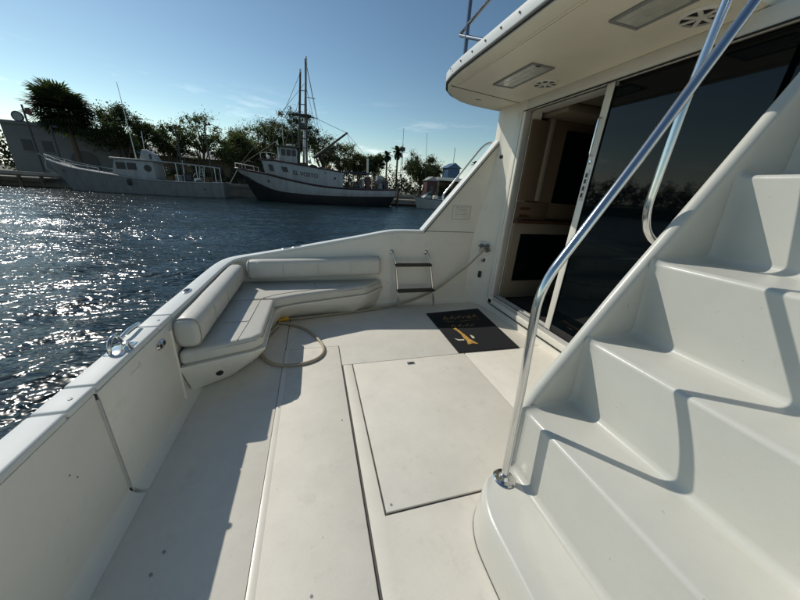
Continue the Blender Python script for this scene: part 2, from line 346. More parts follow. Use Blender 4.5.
# plaque with faint printing
pl = MB().box(1.80, 2.07, 3.7535, 3.757, 1.215, 1.395).build('capacity_plate', white, far, bevel=.001)
for a in ((1.80, 2.07, 1.215, 1.218), (1.80, 2.07, 1.392, 1.395), (1.80, 1.803, 1.218, 1.392), (2.067, 2.07, 1.218, 1.392)):
    MB().box(a[0], a[1], 3.751, 3.754, a[2], a[3]).build('plate_border', grey, far)
for i, (z, x0, x1, h) in enumerate(((1.365, 1.85, 1.885, .02), (1.345, 1.845, 1.90, .012), (1.37, 1.91, 2.02, .008), (1.35, 1.91, 2.01, .008), (1.33, 1.90, 2.01, .012), (1.31, 1.84, 1.89, .008), (1.30, 1.93, 2.02, .008), (1.275, 1.84, 2.02, .010), (1.25, 1.84, 2.0, .006))):
    MB().box(x0, x1, 3.7515, 3.754, z, z+h*.6).build('plate_line', lens, far)
# round drain plate and snaps on the wall
MB().lathe([(0, 0), (.022, 0), (.02, .006), (0, .007)], (.955, 3.755, .325), (0, -1, 0), 14).build('round_plate', alum, far, smooth=40)
# foot cove and a toe ledge along the wall
cv = [(3.70+0+.055*math.sin(k/6*math.pi/2), .055-.055*math.cos(k/6*math.pi/2)+.001) for k in range(7)]
MB().prism([(3.76, -.02), (3.70, -.02)] + cv + [(3.76, .056)], .6, 2.2, 'x').build('coved_foot', gel, far, smooth=60)
# ---- corner fairing between side wall and bulkhead (curved)
pts = [(2.16, 3.753), (2.22, 3.735), (2.29, 3.68), (2.335, 3.61), (2.36, 3.545), (2.372, 3.50), (2.372, 3.36), (2.6, 3.36), (2.6, 3.86), (2.16, 3.86)]
top = [(2.33, 3.76), (2.335, 3.735), (2.345, 3.69), (2.352, 3.64), (2.36, 3.58), (2.372, 3.52), (2.372, 3.36), (2.6, 3.36), (2.6, 3.88), (2.34, 3.86)]
mid = [((a[0]*.45+b[0]*.55), (a[1]*.45+b[1]*.55)) for a, b in zip(pts, top)]
MB().loft([[(x, y, -.02) for x, y in pts], [(x, y, .9) for x, y in pts], [(x, y, 1.5) for x, y in mid], [(x, y, 2.1) for x, y in top], [(x, y, 2.62) for x, y in top]]).build('corner_fairing', gel, yacht, smooth=50)
corner = bpy.data.objects['corner_fairing']
MB().lathe([(0, 0), (.026, 0), (.026, .004), (.018, .01), (0, .01)], (2.343, 3.66, 2.02), (-1, -.25, 0), 14).build('round_socket', black, corner, smooth=40)
# washdown fittings
def fitting(y, x, z, n=(-.75, -.66, 0)):
    n = Vector(n).normalized(); q = Vector((0, 0, 1)).cross(n); c = Vector((x, y, z)); return c, n, q
c, n_, q_ = fitting(3.63, 2.315, .86)
MB().obox(c, n_*.012, q_*.085, Vector((0, 0, .075))).build('fitting_plate', alum, corner, bevel=.004)
for s, dz in ((-.045, .02), (.035, .03), (.05, -.03)):
    MB().lathe([(0, 0), (.026, 0), (.026, .02), (.016, .025), (.016, .055), (.024, .056), (.024, .07), (0, .07)], c+n_*.01+q_*s+Vector((0, 0, dz)), n_, 12).build('tap', grey, corner, smooth=40)
    for k in range(2): MB().obox(c+n_*.075+q_*s+Vector((0, 0, dz)), n_*.005, (q_*math.cos(k*1.57)+Vector((0, 0, math.sin(k*1.57))))*.034, (q_*-math.sin(k*1.57)+Vector((0, 0, math.cos(k*1.57))))*.007).build('tap_handle', black, corner, bevel=.002)
c2 = c+Vector((-.01, .01, -.19))
MB().obox(c2, n_*.010, q_*.07, Vector((0, 0, .07))).build('fitting_plate', white, corner, bevel=.004)
MB().lathe([(0, 0), (.02, 0), (.02, .03), (.012, .05), (0, .05)], c2+n_*.01+q_*.01, n_, 12).build('tap', grey, corner, smooth=40)
MB().obox(c2+n_*.03+q_*.035+Vector((0, 0, .012)), n_*.014, q_*.008, Vector((0, 0, .024))).build('tap_handle', black, corner, bevel=.003)
c3 = c+Vector((-.015, .015, -.40))
MB().obox(c3, n_*.014, q_*.022, Vector((0, 0, .046))).build('switch_box', black, corner, bevel=.004)
# ---- cabin bulkhead: sill, header, jamb, window
bh = MB()
bh.box(2.38, 2.62, -1.6, 3.50, -.05, .10)
bh.box(2.44, 2.475, 3.36, 3.50, .10, 2.60)
bh.box(2.42, 2.62, -1.6, 3.34, 2.475, 2.62)
bulk = bh.build('cabin_bulkhead', white, yacht, bevel=.006)
MB().box(2.372, 2.46, 1.0, 3.44, .102, .172).build('sill_ledge', white, bulk, bevel=.008)
MB().box(2.388, 2.50, 1.0, 3.40, .173, .222).build('door_track', alum, bulk, bevel=.004)
MB().box(2.41, 2.425, 1.0, 3.36, .222, .236).build('track_rail', alum, bulk)
MB().box(2.455, 2.47, 1.0, 3.36, .222, .240).build('track_rail', alum, bulk)
MB().box(2.392, 2.408, 1.0, 3.38, .2225, .2245).build('track_groove', black, bulk)
MB().box(2.368, 2.379, 1.0, 3.44, .092, .100).build('sill_gasket', black, bulk)
MB().box(2.375, 2.46, 1.0, 3.49, 2.475, 2.578).build('door_header', white, bulk, bevel=.006)
MB().box(2.371, 2.377, 1.0, 3.40, 2.468, 2.479).build('header_gasket', black, bulk)
MB().box(2.365, 2.46, 3.405, 3.485, .17, 2.474).build('door_jamb', white, bulk, bevel=.008)
MB().box(2.377, 2.46, 3.352, 3.398, .224, 2.468).build('door_jamb', alum, bulk, bevel=.005)
MB().box(2.372, 2.39, 3.399, 3.404, .2, 2.47).build('jamb_gasket', groove, bulk)
MB().box(2.376, 2.381, 3.373, 3.383, 1.44, 1.52).build('strike_plate', black, bulk)
win = MB().box(2.438, 2.452, -1.0, 2.30, .22, 2.475).build('fixed_window', glass, yacht)
sld = MB().box(2.398, 2.446, 2.275, 2.355, .226, 2.474).build('sliding_door', white, yacht, bevel=.006)
MB().box(2.405, 2.412, 1.25, 2.276, .30, 2.44).build('glass_pane', glass, sld)
MB().box(2.40, 2.43, 1.25, 2.274, .228, .298).build('bottom_rail', black, sld, bevel=.004)
MB().box(2.396, 2.40, 2.269, 2.277, .24, 2.47).build('pane_gasket', black, sld)
MB().tube(fillet([(2.398, 2.315, 1.93), (2.362, 2.315, 1.93), (2.362, 2.315, 2.22), (2.398, 2.315, 2.22)], .015), .009, 8).build('door_handle', chrome, sld, smooth=50)
MB().box(2.39, 2.399, 2.298, 2.332, 1.55, 1.82).build('lock_plate', alum, sld, bevel=.003)
for z in (1.60, 1.66, 1.72, 1.77): MB().box(2.387, 2.391, 2.305, 2.325, z-.018, z+.018).build('lock_slot', black, sld)
MB().box(2.385, 2.399, 2.305, 2.325, 1.86, 1.90).build('lock_knob', chrome, sld, bevel=.003)
# ---- salon interior seen through the door
sal = MB()
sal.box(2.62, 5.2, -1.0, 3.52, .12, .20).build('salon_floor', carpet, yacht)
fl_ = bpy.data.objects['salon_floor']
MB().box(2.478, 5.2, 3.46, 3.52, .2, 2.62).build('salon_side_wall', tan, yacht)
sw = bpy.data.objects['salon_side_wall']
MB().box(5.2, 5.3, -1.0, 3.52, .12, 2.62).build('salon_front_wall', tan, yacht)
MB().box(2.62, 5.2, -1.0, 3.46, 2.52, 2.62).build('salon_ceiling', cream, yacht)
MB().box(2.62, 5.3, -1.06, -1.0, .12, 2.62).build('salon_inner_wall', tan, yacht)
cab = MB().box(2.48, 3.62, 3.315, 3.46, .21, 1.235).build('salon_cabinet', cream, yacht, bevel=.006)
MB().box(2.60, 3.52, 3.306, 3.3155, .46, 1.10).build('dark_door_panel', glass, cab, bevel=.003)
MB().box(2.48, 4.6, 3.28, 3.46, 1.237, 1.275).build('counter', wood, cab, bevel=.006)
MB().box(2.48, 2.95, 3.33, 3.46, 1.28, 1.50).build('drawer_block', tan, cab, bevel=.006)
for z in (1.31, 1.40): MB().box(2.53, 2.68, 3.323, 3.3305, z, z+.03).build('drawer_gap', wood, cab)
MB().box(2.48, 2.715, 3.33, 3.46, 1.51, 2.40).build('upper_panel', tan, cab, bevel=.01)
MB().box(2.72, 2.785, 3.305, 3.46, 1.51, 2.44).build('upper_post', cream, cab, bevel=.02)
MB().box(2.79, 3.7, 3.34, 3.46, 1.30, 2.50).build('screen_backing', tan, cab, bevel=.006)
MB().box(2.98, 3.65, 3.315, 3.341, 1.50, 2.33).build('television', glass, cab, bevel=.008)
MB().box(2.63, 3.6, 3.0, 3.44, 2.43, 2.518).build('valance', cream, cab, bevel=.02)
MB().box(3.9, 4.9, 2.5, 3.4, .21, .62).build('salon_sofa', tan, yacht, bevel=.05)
# ---- flybridge overhang
OH = [(1.36, 1.42), (1.36, 3.0), (1.372, 3.22), (1.40, 3.40), (1.48, 3.59), (1.61, 3.75), (1.79, 3.88), (2.0, 3.955), (2.28, 4.0), (2.7, 4.0), (2.7, 1.42)]
def inset(poly, d):
    n = len(poly); out = []
    for i in range(n):
        a = Vector(poly[i-1]); b = Vector(poly[i]); c = Vector(poly[(i+1) % n]); e1 = (b-a).normalized(); e2 = (c-b).normalized()
        nn = (Vector((e1.y, -e1.x))+Vector((e2.y, -e2.x))); nn.normalize(); out.append((b.x+nn.x*d, b.y+nn.y*d))
    return out
I1 = inset(OH, .012); I2 = inset(OH, .10)
rings = [[(x, y, 2.578) for x, y in I2], [(x, y, 2.581) for x, y in inset(OH, .05)], [(x, y, 2.592) for x, y in I1], [(x, y, 2.612) for x, y in OH], [(x, y, 2.70) for x, y in OH], [(x, y, 2.72) for x, y in I1]]
oh = MB().loft(rings).build('overhang', gelceil, yacht, smooth=35)
rr = [Vector((x, y, 2.66)) for x, y in OH[:-1]]
sweep_rect([(x, y, 2.705) for x, y in inset(OH, -.006)[:-1]], .03, .085).build('overhang_rim', capm, oh, bevel=.008, seg=3)
MB().tube([(x, y, 2.612) for x, y in inset(OH, -.006)[:-1]], .010, 6).build('rim_gasket', black, oh)
for k in range(9):
    MB().lathe([(0, 0), (.008, 0), (.006, .005), (0, .006)], (1.352-.0165, 3.2-.21*k, 2.668), (-1, 0, 0), 8).build('snap_stud', black, oh)
MB().add([(1.42, 3.335, 2.5765), (2.37, 3.50, 2.5765), (2.37, 3.514, 2.5765), (1.42, 3.349, 2.5765)], [(0, 1, 2, 3)]).build('underside_seam', black, oh)
MB().box(1.46, 1.466, 1.5, 3.30, 2.5755, 2.5775).build('underside_ridge', gel, oh)
MB().box(1.485, 1.50, 1.5, 3.28, 2.572, 2.5775).build('underside_ridge', gelceil, oh)
MB().box(1.86, 1.93, 3.62, 3.632, 2.5755, 2.578).build('small_slot', black, oh)
def dome(x0, x1, y0, y1):
    f = MB(); z = 2.578
    f.box(x0, x1, y0, y0+.022, z-.014, z).box(x0, x1, y1-.022, y1, z-.014, z).box(x0, x0+.022, y0+.022, y1-.022, z-.014, z).box(x1-.022, x1, y0+.022, y1-.022, z-.014, z)
    f.build('light_frame', grey, oh, bevel=.004)
    MB().box(x0+.022, x1-.022, y0+.022, y1-.022, z-.008, z-.001).build('light_lens', lens, oh)
    for k in range(1, 3):
        xx = x0+.022+(x1-x0-.044)*k/3; MB().box(xx-.003, xx+.003, y0+.024, y1-.024, z-.010, z-.006).build('lens_rib', lens, oh)
    MB().box(x0+.05, x0+.09, y0+.004, y0+.018, z-.018, z-.012).build('light_switch', black, oh)
dome(1.755, 1.985, 2.52, 3.10); dome(1.755, 1.985, 1.50, 1.84)
def speaker(x, y, R=.115):
    z = 2.578; MB().lathe([(R, 0), (R, -.006), (R*.9, -.016), (R*.84, -.016), (R*.84, -.004)], (x, y, z), n=26).build('speaker_ring', white, oh, smooth=40)
    MB().lathe([(0, -.004), (R*.84, -.004), (R*.84, -.006), (0, -.007)], (x, y, z), n=24).build('speaker_cone', black, oh)
    for k in range(7):
        a = k*2*math.pi/7; d = Vector((math.cos(a), math.sin(a), 0)); p = Vector((-d.y, d.x, 0))
        MB().obox(Vector((x, y, z-.012))+d*R*.55, d*R*.30, p*R*.10, (0, 0, .004)).build('speaker_vane', white, oh, bevel=.003)
    MB().lathe([(0, -.018), (R*.22, -.016), (R*.26, -.008), (0, -.008)], (x, y, z), n=14).build('speaker_hub', white, oh, smooth=40)
speaker(2.17, 2.85); speaker(2.17, 1.60)
# flybridge rails
drk = mat('dark_stainless', (.20, .22, .25), .25, .9)
fr = MB().tube([(1.45, 3.16, 2.71), (1.45, 3.20, 3.7)], .019, 10).build('flybridge_rail', drk, yacht, smooth=50)
for y in (2.22, 1.5):
    MB().tube([(1.45, y, 2.71), (1.45, y+.02, 3.7)], .019, 10).build('rail_post', drk, fr, smooth=50)
MB().tube(fillet([(1.45, 1.5, 2.755), (1.45, 2.70, 2.715+.01), (1.45, 3.35, 3.0), (1.45, 2.80, 3.04), (1.45, 1.5, 3.1)], .05), .016, 8).build('rail_loop', drk, fr, smooth=50)
MB().tube([(1.45, 3.20, 3.35), (1.45, 1.5, 3.35)], .016, 8).build('rail_bar', drk, fr, smooth=50)
MB().tube([(1.45, 3.2, 3.68), (1.45, 1.5, 3.68)], .016, 8).build('rail_bar', drk, fr, smooth=50)

# ---- stairs
def arc(c, r, a0, a1, n=5): return [(c[0]+r*math.cos(rad(a0+(a1-a0)*k/n)), c[1]+r*math.sin(rad(a0+(a1-a0)*k/n))) for k in range(n+1)]
steps = [(.970, .20, .955, .58), (1.248, .58, 1.222, .942), (1.505, .942, 1.455, 1.318), (1.815, 1.318, 1.772, 1.697), (2.08, 1.697, 2.05, 2.07), (2.36, 2.07, 2.33, 2.44)]
prof = [(.926, .20)]
for fx, fz, nx, nzv in steps:
    rf, rn = .038, .020
    prof += arc((fx-rf, fz+rf), rf, -90, 0, 5)                       # concave foot
    prof += [(p[0], p[1]) for p in arc((nx+rn, nzv-rn), rn, 180, 90, 5)]   # rounded nosing
prof.append((2.42, 2.44))
rows = []
Y0, Y1 = -.02, .93
ys = [-.02, -.005, .01, .03, .05, .08, .11, .15, .20, .3, .5, .7, .84, .885, .90, .912, .92, .926]
for y in ys:
    e = 0
    if y < .15: t = (.15-y)/.17; e = .13*(1-math.sqrt(max(0, 1-t*t)))
    if y > .885: t = (y-.885)/.042; e = .035*(1-math.sqrt(max(0, 1-min(t, 1)**2)))
    rows.append([(x-e*.75, y, z+e*.66) for x, z in prof])
st = MB(); st.loft(rows, closed=False)
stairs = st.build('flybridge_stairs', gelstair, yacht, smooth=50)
# stringer on the far side
SL = [(.972, .0), (.972, .30), (.974, .50), (.982, .57), (1.004, .635), (1.04, .70), (1.34, 1.185), (1.62, 1.60), (1.95, 2.10), (2.40, 2.76)]
SL = [(.972, .0), (.974, .60), (1.34, 1.185), (1.62, 1.60), (1.95, 2.10), (2.40, 2.76)]
SP = fillet([Vector((x, 0, z)) for x, z in SL], .11, 8); rings = []; webp = []
for i, p in enumerate(SP):
    t = (SP[min(i+1, len(SP)-1)]-SP[max(i-1, 0)]).normalized(); nv = Vector((-t.z, 0, t.x)); h = .031; c = p+Vector((0, .957, 0))-nv*h
    rings.append([c-nv*.05+Vector((0, -h, 0))]+[c+nv*h*math.sin(math.pi*k/8)+Vector((0, -h*math.cos(math.pi*k/8), 0)) for k in range(9)]+[c-nv*.05+Vector((0, h, 0))])
    webp.append((p.x-nv.x*.045, p.z-nv.z*.045))
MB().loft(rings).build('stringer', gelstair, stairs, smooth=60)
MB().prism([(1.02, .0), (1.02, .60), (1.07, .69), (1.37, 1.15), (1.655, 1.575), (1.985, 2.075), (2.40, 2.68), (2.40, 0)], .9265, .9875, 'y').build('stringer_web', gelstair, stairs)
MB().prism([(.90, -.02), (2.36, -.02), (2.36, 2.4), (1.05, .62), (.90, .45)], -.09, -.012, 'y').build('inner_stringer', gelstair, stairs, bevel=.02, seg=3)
MB().tube(spline([(.72, -.06, .42), (.95, -.055, .75), (1.34, -.05, 1.25), (1.95, -.05, 2.12)], 6), .05, 12).build('inner_stringer_cap', gelstair, stairs, smooth=60)
# rounded bottom platform
def outline(g, yb):
    return [(1.05, -.09), (.70-g*.6-yb, -.09), (.695-g*.4-yb*.7, .3), (.695-g, .55), (.697-g, .68), (.708-g, .75), (.735-g*.9, .82), (.78-g*.7, .88), (.84-g*.4, .918+g*.5), (.91, .938+g*.7), (1.05, .945+g*.7)]
def smooth_outline(o):
    P = [Vector((x, y, 0)) for x, y in o]; q = spline(P[1:-1], 5); return [P[0]]+q+[P[-1]]
levels = [(.025, .0, .02), (.02, .06, .015), (.008, .14, .005), (.002, .178, 0), (-.006, .192, 0), (-.022, .2015, 0)]
rings = [[(p.x, p.y, z) for p in smooth_outline(outline(g, b))] for g, z, b in levels]
MB().loft(rings).build('bottom_step', gelstair, stairs, smooth=50)
MB().loft([[(p.x, p.y, z) for p in smooth_outline(outline(g, .02))] for g, z in ((.027, -.004), (.0275, .005))]).build('step_sealant', groove, stairs)
# ---- hand rails
hr = MB().tube(fillet([(.882, .868, .2), (.866, .882, .72), (.842, .895, 1.222), (1.165, .90, 1.74), (1.43, .90, 2.206), (1.83, .90, 2.92)], .11, 8), .0178, 16).build('hand_rail', chrome, yacht, smooth=60)
MB().lathe([(0, 0), (.056, 0), (.056, .004), (.048, .011), (.030, .013), (.022, .03), (.0, .03)], (.882, .868, .2015), n=26).build('rail_flange', chrome, hr, smooth=35)
for k in range(3): MB().lathe([(0, 0), (.006, 0), (.005, .003), (0, .0035)], (.882+.043*math.cos(k*2.1+.5), .868+.043*math.sin(k*2.1+.5), .212), n=8).build('flange_screw', grey, hr)
MB().tube(fillet([(1.60, .995, 1.36), (1.52, 1.04, 1.42), (1.472, 1.045, 1.53), (1.482, 1.045, 1.95), (1.505, 1.04, 2.30), (1.54, 1.03, 2.8)], .075, 8), .0165, 14).build('hand_rail', chrome, yacht, smooth=60)
MB().lathe([(0, 0), (.04, 0), (.036, .01), (.022, .014), (0, .014)], (1.61, .988, 1.355), (-.2, 1, .1), 18).build('rail_flange', chrome, bpy.data.objects['hand_rail.001'], smooth=40)
# ---- boarding ladder on the far wall
lad = MB(); 
def rail(x0, x1):
    return fillet([(x0, 3.75, .76), (x0, 3.69, .76), (x0+.03, 3.64, .66), (x1-.0, 3.60, .06), (x1, 3.60, .012)], .05, 6)
ladder = MB().tube(rail(.985, 1.08), .0135, 10).build('boarding_ladder', chrome, yacht, smooth=50)
MB().tube(rail(1.475, 1.60), .0135, 10).build('ladder_rail', chrome, ladder, smooth=50)
for x in (.985, 1.475):
    MB().lathe([(0, 0), (.035, 0), (.03, .012), (.018, .02), (0, .02)], (x, 3.755, .76), (0, -1, 0), 16).build('ladder_socket', chrome, ladder, smooth=40)
for z, xa, xb in ((.615, 1.02, 1.50), (.26, 1.06, 1.57)):
    y = 3.632 if z > .4 else 3.612
    MB().box(xa-.012, xb+.012, y-.045, y+.04, z-.012, z+.012).build('ladder_step', teak, ladder, bevel=.004)
    MB().box(xa-.012, xb+.012, y-.052, y-.0455, z-.016, z+.014)  .build('step_trim', teak, ladder, bevel=.002)

# ================================================================== SETTEE
sofa = thing('corner_settee', (-.6, 3.1, 0), 'white vinyl L-shaped corner settee with padded bolsters built into the cockpit corner', 'settee')
bot = [(-.945, 2.19), (-.72, 2.34), (-.585, 2.54), (-.53, 3.05), (-.45, 3.42), (-.2, 3.52), (.44, 3.53), (.78, 3.74), (-.945, 3.74)]
tp = [(-.945, 2.075), (-.50, 2.235), (-.425, 2.29), (-.425, 3.02), (-.36, 3.14), (-.2, 3.21), (.60, 3.44), (.88, 3.74), (-.945, 3.74)]
md = [(a[0]*.45+b[0]*.55, a[1]*.45+b[1]*.55) for a, b in zip(bot, tp)]
MB().loft([[(x, y, 0.002) for x, y in bot], [(x, y, .14) for x, y in md], [(x, y, .262) for x, y in tp], [(x, y, .283) for x, y in inset(tp, .006)]]).build('settee_base', gel, sofa, bevel=.006, smooth=30)
sb = bpy.data.objects['settee_base']
MB().lathe([(0, -.02), (.027, -.02), (.026, .008), (.0, .006)], (-.756, 2.222, .125), (.35, -.90, -.30), 14).build('drain_fitting', black, sb, smooth=40)
def cushion(name, poly, z0, z1, b, mt=vinyl):
    o = MB().prism(poly, z0, z1).build(name, mt, sofa, bevel=b, seg=4, smooth=60); return o
# seat cushions with rounded fronts and stitched seams
cushion('seat_cushion', [(-.945, 2.085), (-.50, 2.24), (-.435, 2.31), (-.428, 3.02), (-.43, 3.10), (-.945, 3.10)], .286, .398, .034)
cushion('seat_cushion', [(-.945, 3.108), (-.425, 3.108), (-.36, 3.142), (-.2, 3.212), (.60, 3.442), (.86, 3.70), (-.945, 3.74)], .286, .398, .034)
def seam(path, r=.0032, parent=None): MB().tube(spline(path, 5), r, 6).build('seam', vinyls, parent or sofa, smooth=60)
seam([(-.60, 2.215, .399), (-.575, 2.6, .400), (-.56, 3.09, .399)]); seam([(-.56, 3.11, .399), (-.45, 3.20, .399), (-.25, 3.29, .400), (.2, 3.42, .400), (.60, 3.55, .399)])
seam([(-.93, 2.096, .368), (-.70, 2.173, .368), (-.50, 2.243, .368), (-.438, 2.312, .368), (-.431, 2.7, .368), (-.432, 3.09, .368)], .0032)
seam([(-.418, 3.118, .368), (-.36, 3.147, .368), (-.2, 3.216, .368), (.2, 3.331, .368), (.595, 3.447, .368), (.84, 3.685, .368)], .0032)
seam([(-.93, 2.55, .399), (-.58, 2.56, .3995)]); seam([(.0, 3.38, .399), (-.03, 3.60, .399)])
def bolster(p0, p1, ry, rz, side):
    p0, p1 = Vector(p0), Vector(p1); d = (p1-p0).normalized(); L = (p1-p0).length; nr = Vector((-d.y, d.x, 0)); rings = []
    prof = [(0, .55), (.006, .80), (.02, .93), (.05, 1)] + [(L*k/8, 1+.012*math.sin(k*2.3)) for k in range(1, 8)] + [(L-.05, 1), (L-.02, .93), (L-.006, .8), (L, .55)]
    for s, sc in prof:
        ring = []
        for k in range(32):
            a = 2*math.pi*k/32; cx, cz = math.cos(a), math.sin(a)
            ring.append(p0+d*s+nr*ry*sc*(abs(cx)**.62)*(1 if cx > 0 else -1)+Vector((0, 0, rz*sc*(abs(cz)**.62)*(1 if cz > 0 else -1))))
        rings.append(ring)
    b = MB().loft(rings).build('back_bolster', vinyl, sofa, smooth=60)
    for f_ in (.25, .5, .75):
        MB().tube([p0+d*L*f_-nr*side*ry*1.003+Vector((0, 0, rz*.55)), p0+d*L*f_-nr*side*ry*1.006, p0+d*L*f_-nr*side*ry*1.003-Vector((0, 0, rz*.55))], .0025, 5).build('seam', vinyls, b)
    for s in (.03, L-.03):
        MB().tube([p0+d*s+nr*ry*(abs(math.cos(a))**.62)*(1 if math.cos(a) > 0 else -1)+Vector((0, 0, rz*(abs(math.sin(a))**.62)*(1 if math.sin(a) > 0 else -1))) for a in [2*math.pi*(k+.5)/32 for k in range(33)]], .0042, 6, False).build('piping', vinyls, b, smooth=60)
bolster((-.878, 2.11, .525), (-.868, 3.60, .545), .082, .108, 1)
bolster((-.77, 3.665, .565), (.82, 3.67, .60), .08, .115, 1)

# ================================================================== DOORMAT, HOSE
dm = MB().prism([(1.385, 2.345), (2.115, 2.33), (2.225, 3.43), (1.405, 3.36)], .0035, .013).build('doormat', matm, None, bevel=.003)
tag(dm, 'black doormat with faded gold lettering and orange emblem before the salon door', 'doormat')
def printed(polys, mt, name='printed_mark'):
    for P in polys: MB().add([(x, y, .0140) for x, y in P], [tuple(range(len(P)))]).build(name, mt, dm)
printed([[(1.57, 2.87), (1.61, 2.89), (1.625, 2.80), (1.64, 2.70), (1.645, 2.60), (1.69, 2.475), (1.63, 2.50), (1.565, 2.48), (1.59, 2.56), (1.585, 2.63), (1.60, 2.72), (1.59, 2.80)]], gold)
printed([[(1.47, 2.635), (1.52, 2.605), (1.575, 2.60), (1.57, 2.575), (1.50, 2.58)], [(1.70, 2.69), (1.725, 2.65), (1.715, 2.60), (1.685, 2.60), (1.69, 2.65)]], pale)
dim = mat('worn_print', (.30, .19, .065), .9, var=.4, vscale=40)
def script(path, wd):
    P = spline([(x, y, .0141) for x, y in path], 5); v = []; f = []
    for i, p in enumerate(P):
        t = (P[min(i+1, len(P)-1)]-P[max(i-1, 0)]).normalized(); n_ = Vector((-t.y, t.x, 0)); w_ = wd*(.55+.45*math.sin(i*.9))
        v += [p+n_*w_, p-n_*w_]
    for i in range(len(P)-1): f.append((2*i, 2*i+1, 2*i+3, 2*i+2))
    MB().add(v, f).build('printed_mark', dim, dm)
def scrawl(x0, x1, y, h, n, sl):
    out = []
    for k in range(n*2+1):
        u = k/(n*2); out.append((x0+(x1-x0)*u+(.022 if k % 2 else -.012), y+sl*u+(h if k % 2 else 0)*(.75+.25*math.sin(k*1.7))))
    return out
script(scrawl(1.57, 1.90, 3.12, .11, 6, .02), .008); script(scrawl(1.92, 2.06, 3.12, .10, 3, .03), .009); script(scrawl(1.58, 1.88, 2.90, .08, 6, .0), .007); script([(1.56, 3.08), (1.70, 3.055), (1.88, 3.06), (2.06, 3.09)], .006)
hz = .017
hp = [(2.27, 3.565, .84), (2.20, 3.56, .78), (2.08, 3.60, .62), (1.92, 3.66, .45), (1.70, 3.70, .25), (1.45, 3.71, .12), (1.22, 3.69, .05), (.98, 3.65, hz+.003), (.62, 3.56, hz), (.28, 3.495, hz), (-.05, 3.44, hz), (-.22, 3.41, hz), (-.36, 3.395, hz+.01)]
hose = MB().tube(spline(hp, 6), .0145, 10).build('water_hose', hosem, None, smooth=60)
tag(hose, 'beige washdown hose looped on the deck beside the settee', 'hose')
hp2 = [(-.44, 3.30, hz+.012), (-.33, 3.27, hz), (-.13, 3.09, hz), (.005, 2.82, hz), (.045, 2.62, hz), (-.01, 2.48, hz), (-.15, 2.405, hz), (-.34, 2.415, hz), (-.47, 2.52, hz+.004), (-.545, 2.70, hz+.006), (-.55, 2.88, hz+.01), (-.50, 3.05, hz+.012), (-.43, 3.22, hz+.014)]
MB().tube(spline(hp2, 6), .0145, 10).build('hose_loop', hosem, hose, smooth=60)
MB().lathe([(0, 0), (.018, 0), (.026, .01), (.026, .05), (.02, .06), (.016, .10), (.022, .12), (0, .12)], (-.34, 3.395, .035), (-.85, -.5, .02), 12).build('hose_nozzle', yellow, hose, smooth=40)
MB().lathe([(0, 0), (.02, 0), (.022, .06), (0, .062)], (2.27, 3.565, .84), (.7, .6, .4), 12).build('hose_coupling', brass, hose, smooth=40)

# ================================================================== FAR SHORE
leafm = {}
def leafmat(name, c):
    m = mat(name, c, .55, var=.45, vscale=.9); t_ = m.node_tree; b = t_.nodes['Principled BSDF']
    tl = t_.nodes.new('ShaderNodeBsdfTranslucent'); tl.inputs['Color'].default_value = (c[0]*2.2, c[1]*2.4, c[2]*1.2, 1); ms_ = t_.nodes.new('ShaderNodeMixShader'); ms_.inputs[0].default_value = .38
    t_.links.new(b.outputs[0], ms_.inputs[1]); t_.links.new(tl.outputs[0], ms_.inputs[2]); t_.links.new(ms_.outputs[0], t_.nodes['Material Output'].inputs['Surface'])
    return m
LG = [leafmat('foliage_dark', (.036, .048, .017)), leafmat('foliage_mid', (.05, .064, .022)), leafmat('foliage_olive', (.06, .064, .024)), leafmat('foliage_palm', (.032, .042, .018))]
bark = mat('bark', (.11, .085, .06), .95, var=.3, vscale=3, bump=.6, bscale=12)
def quick(name, v, f, mt, parent):
    me = bpy.data.meshes.new(name); me.from_pydata(v, [], f); me.materials.append(mt); return link(name, me, parent)
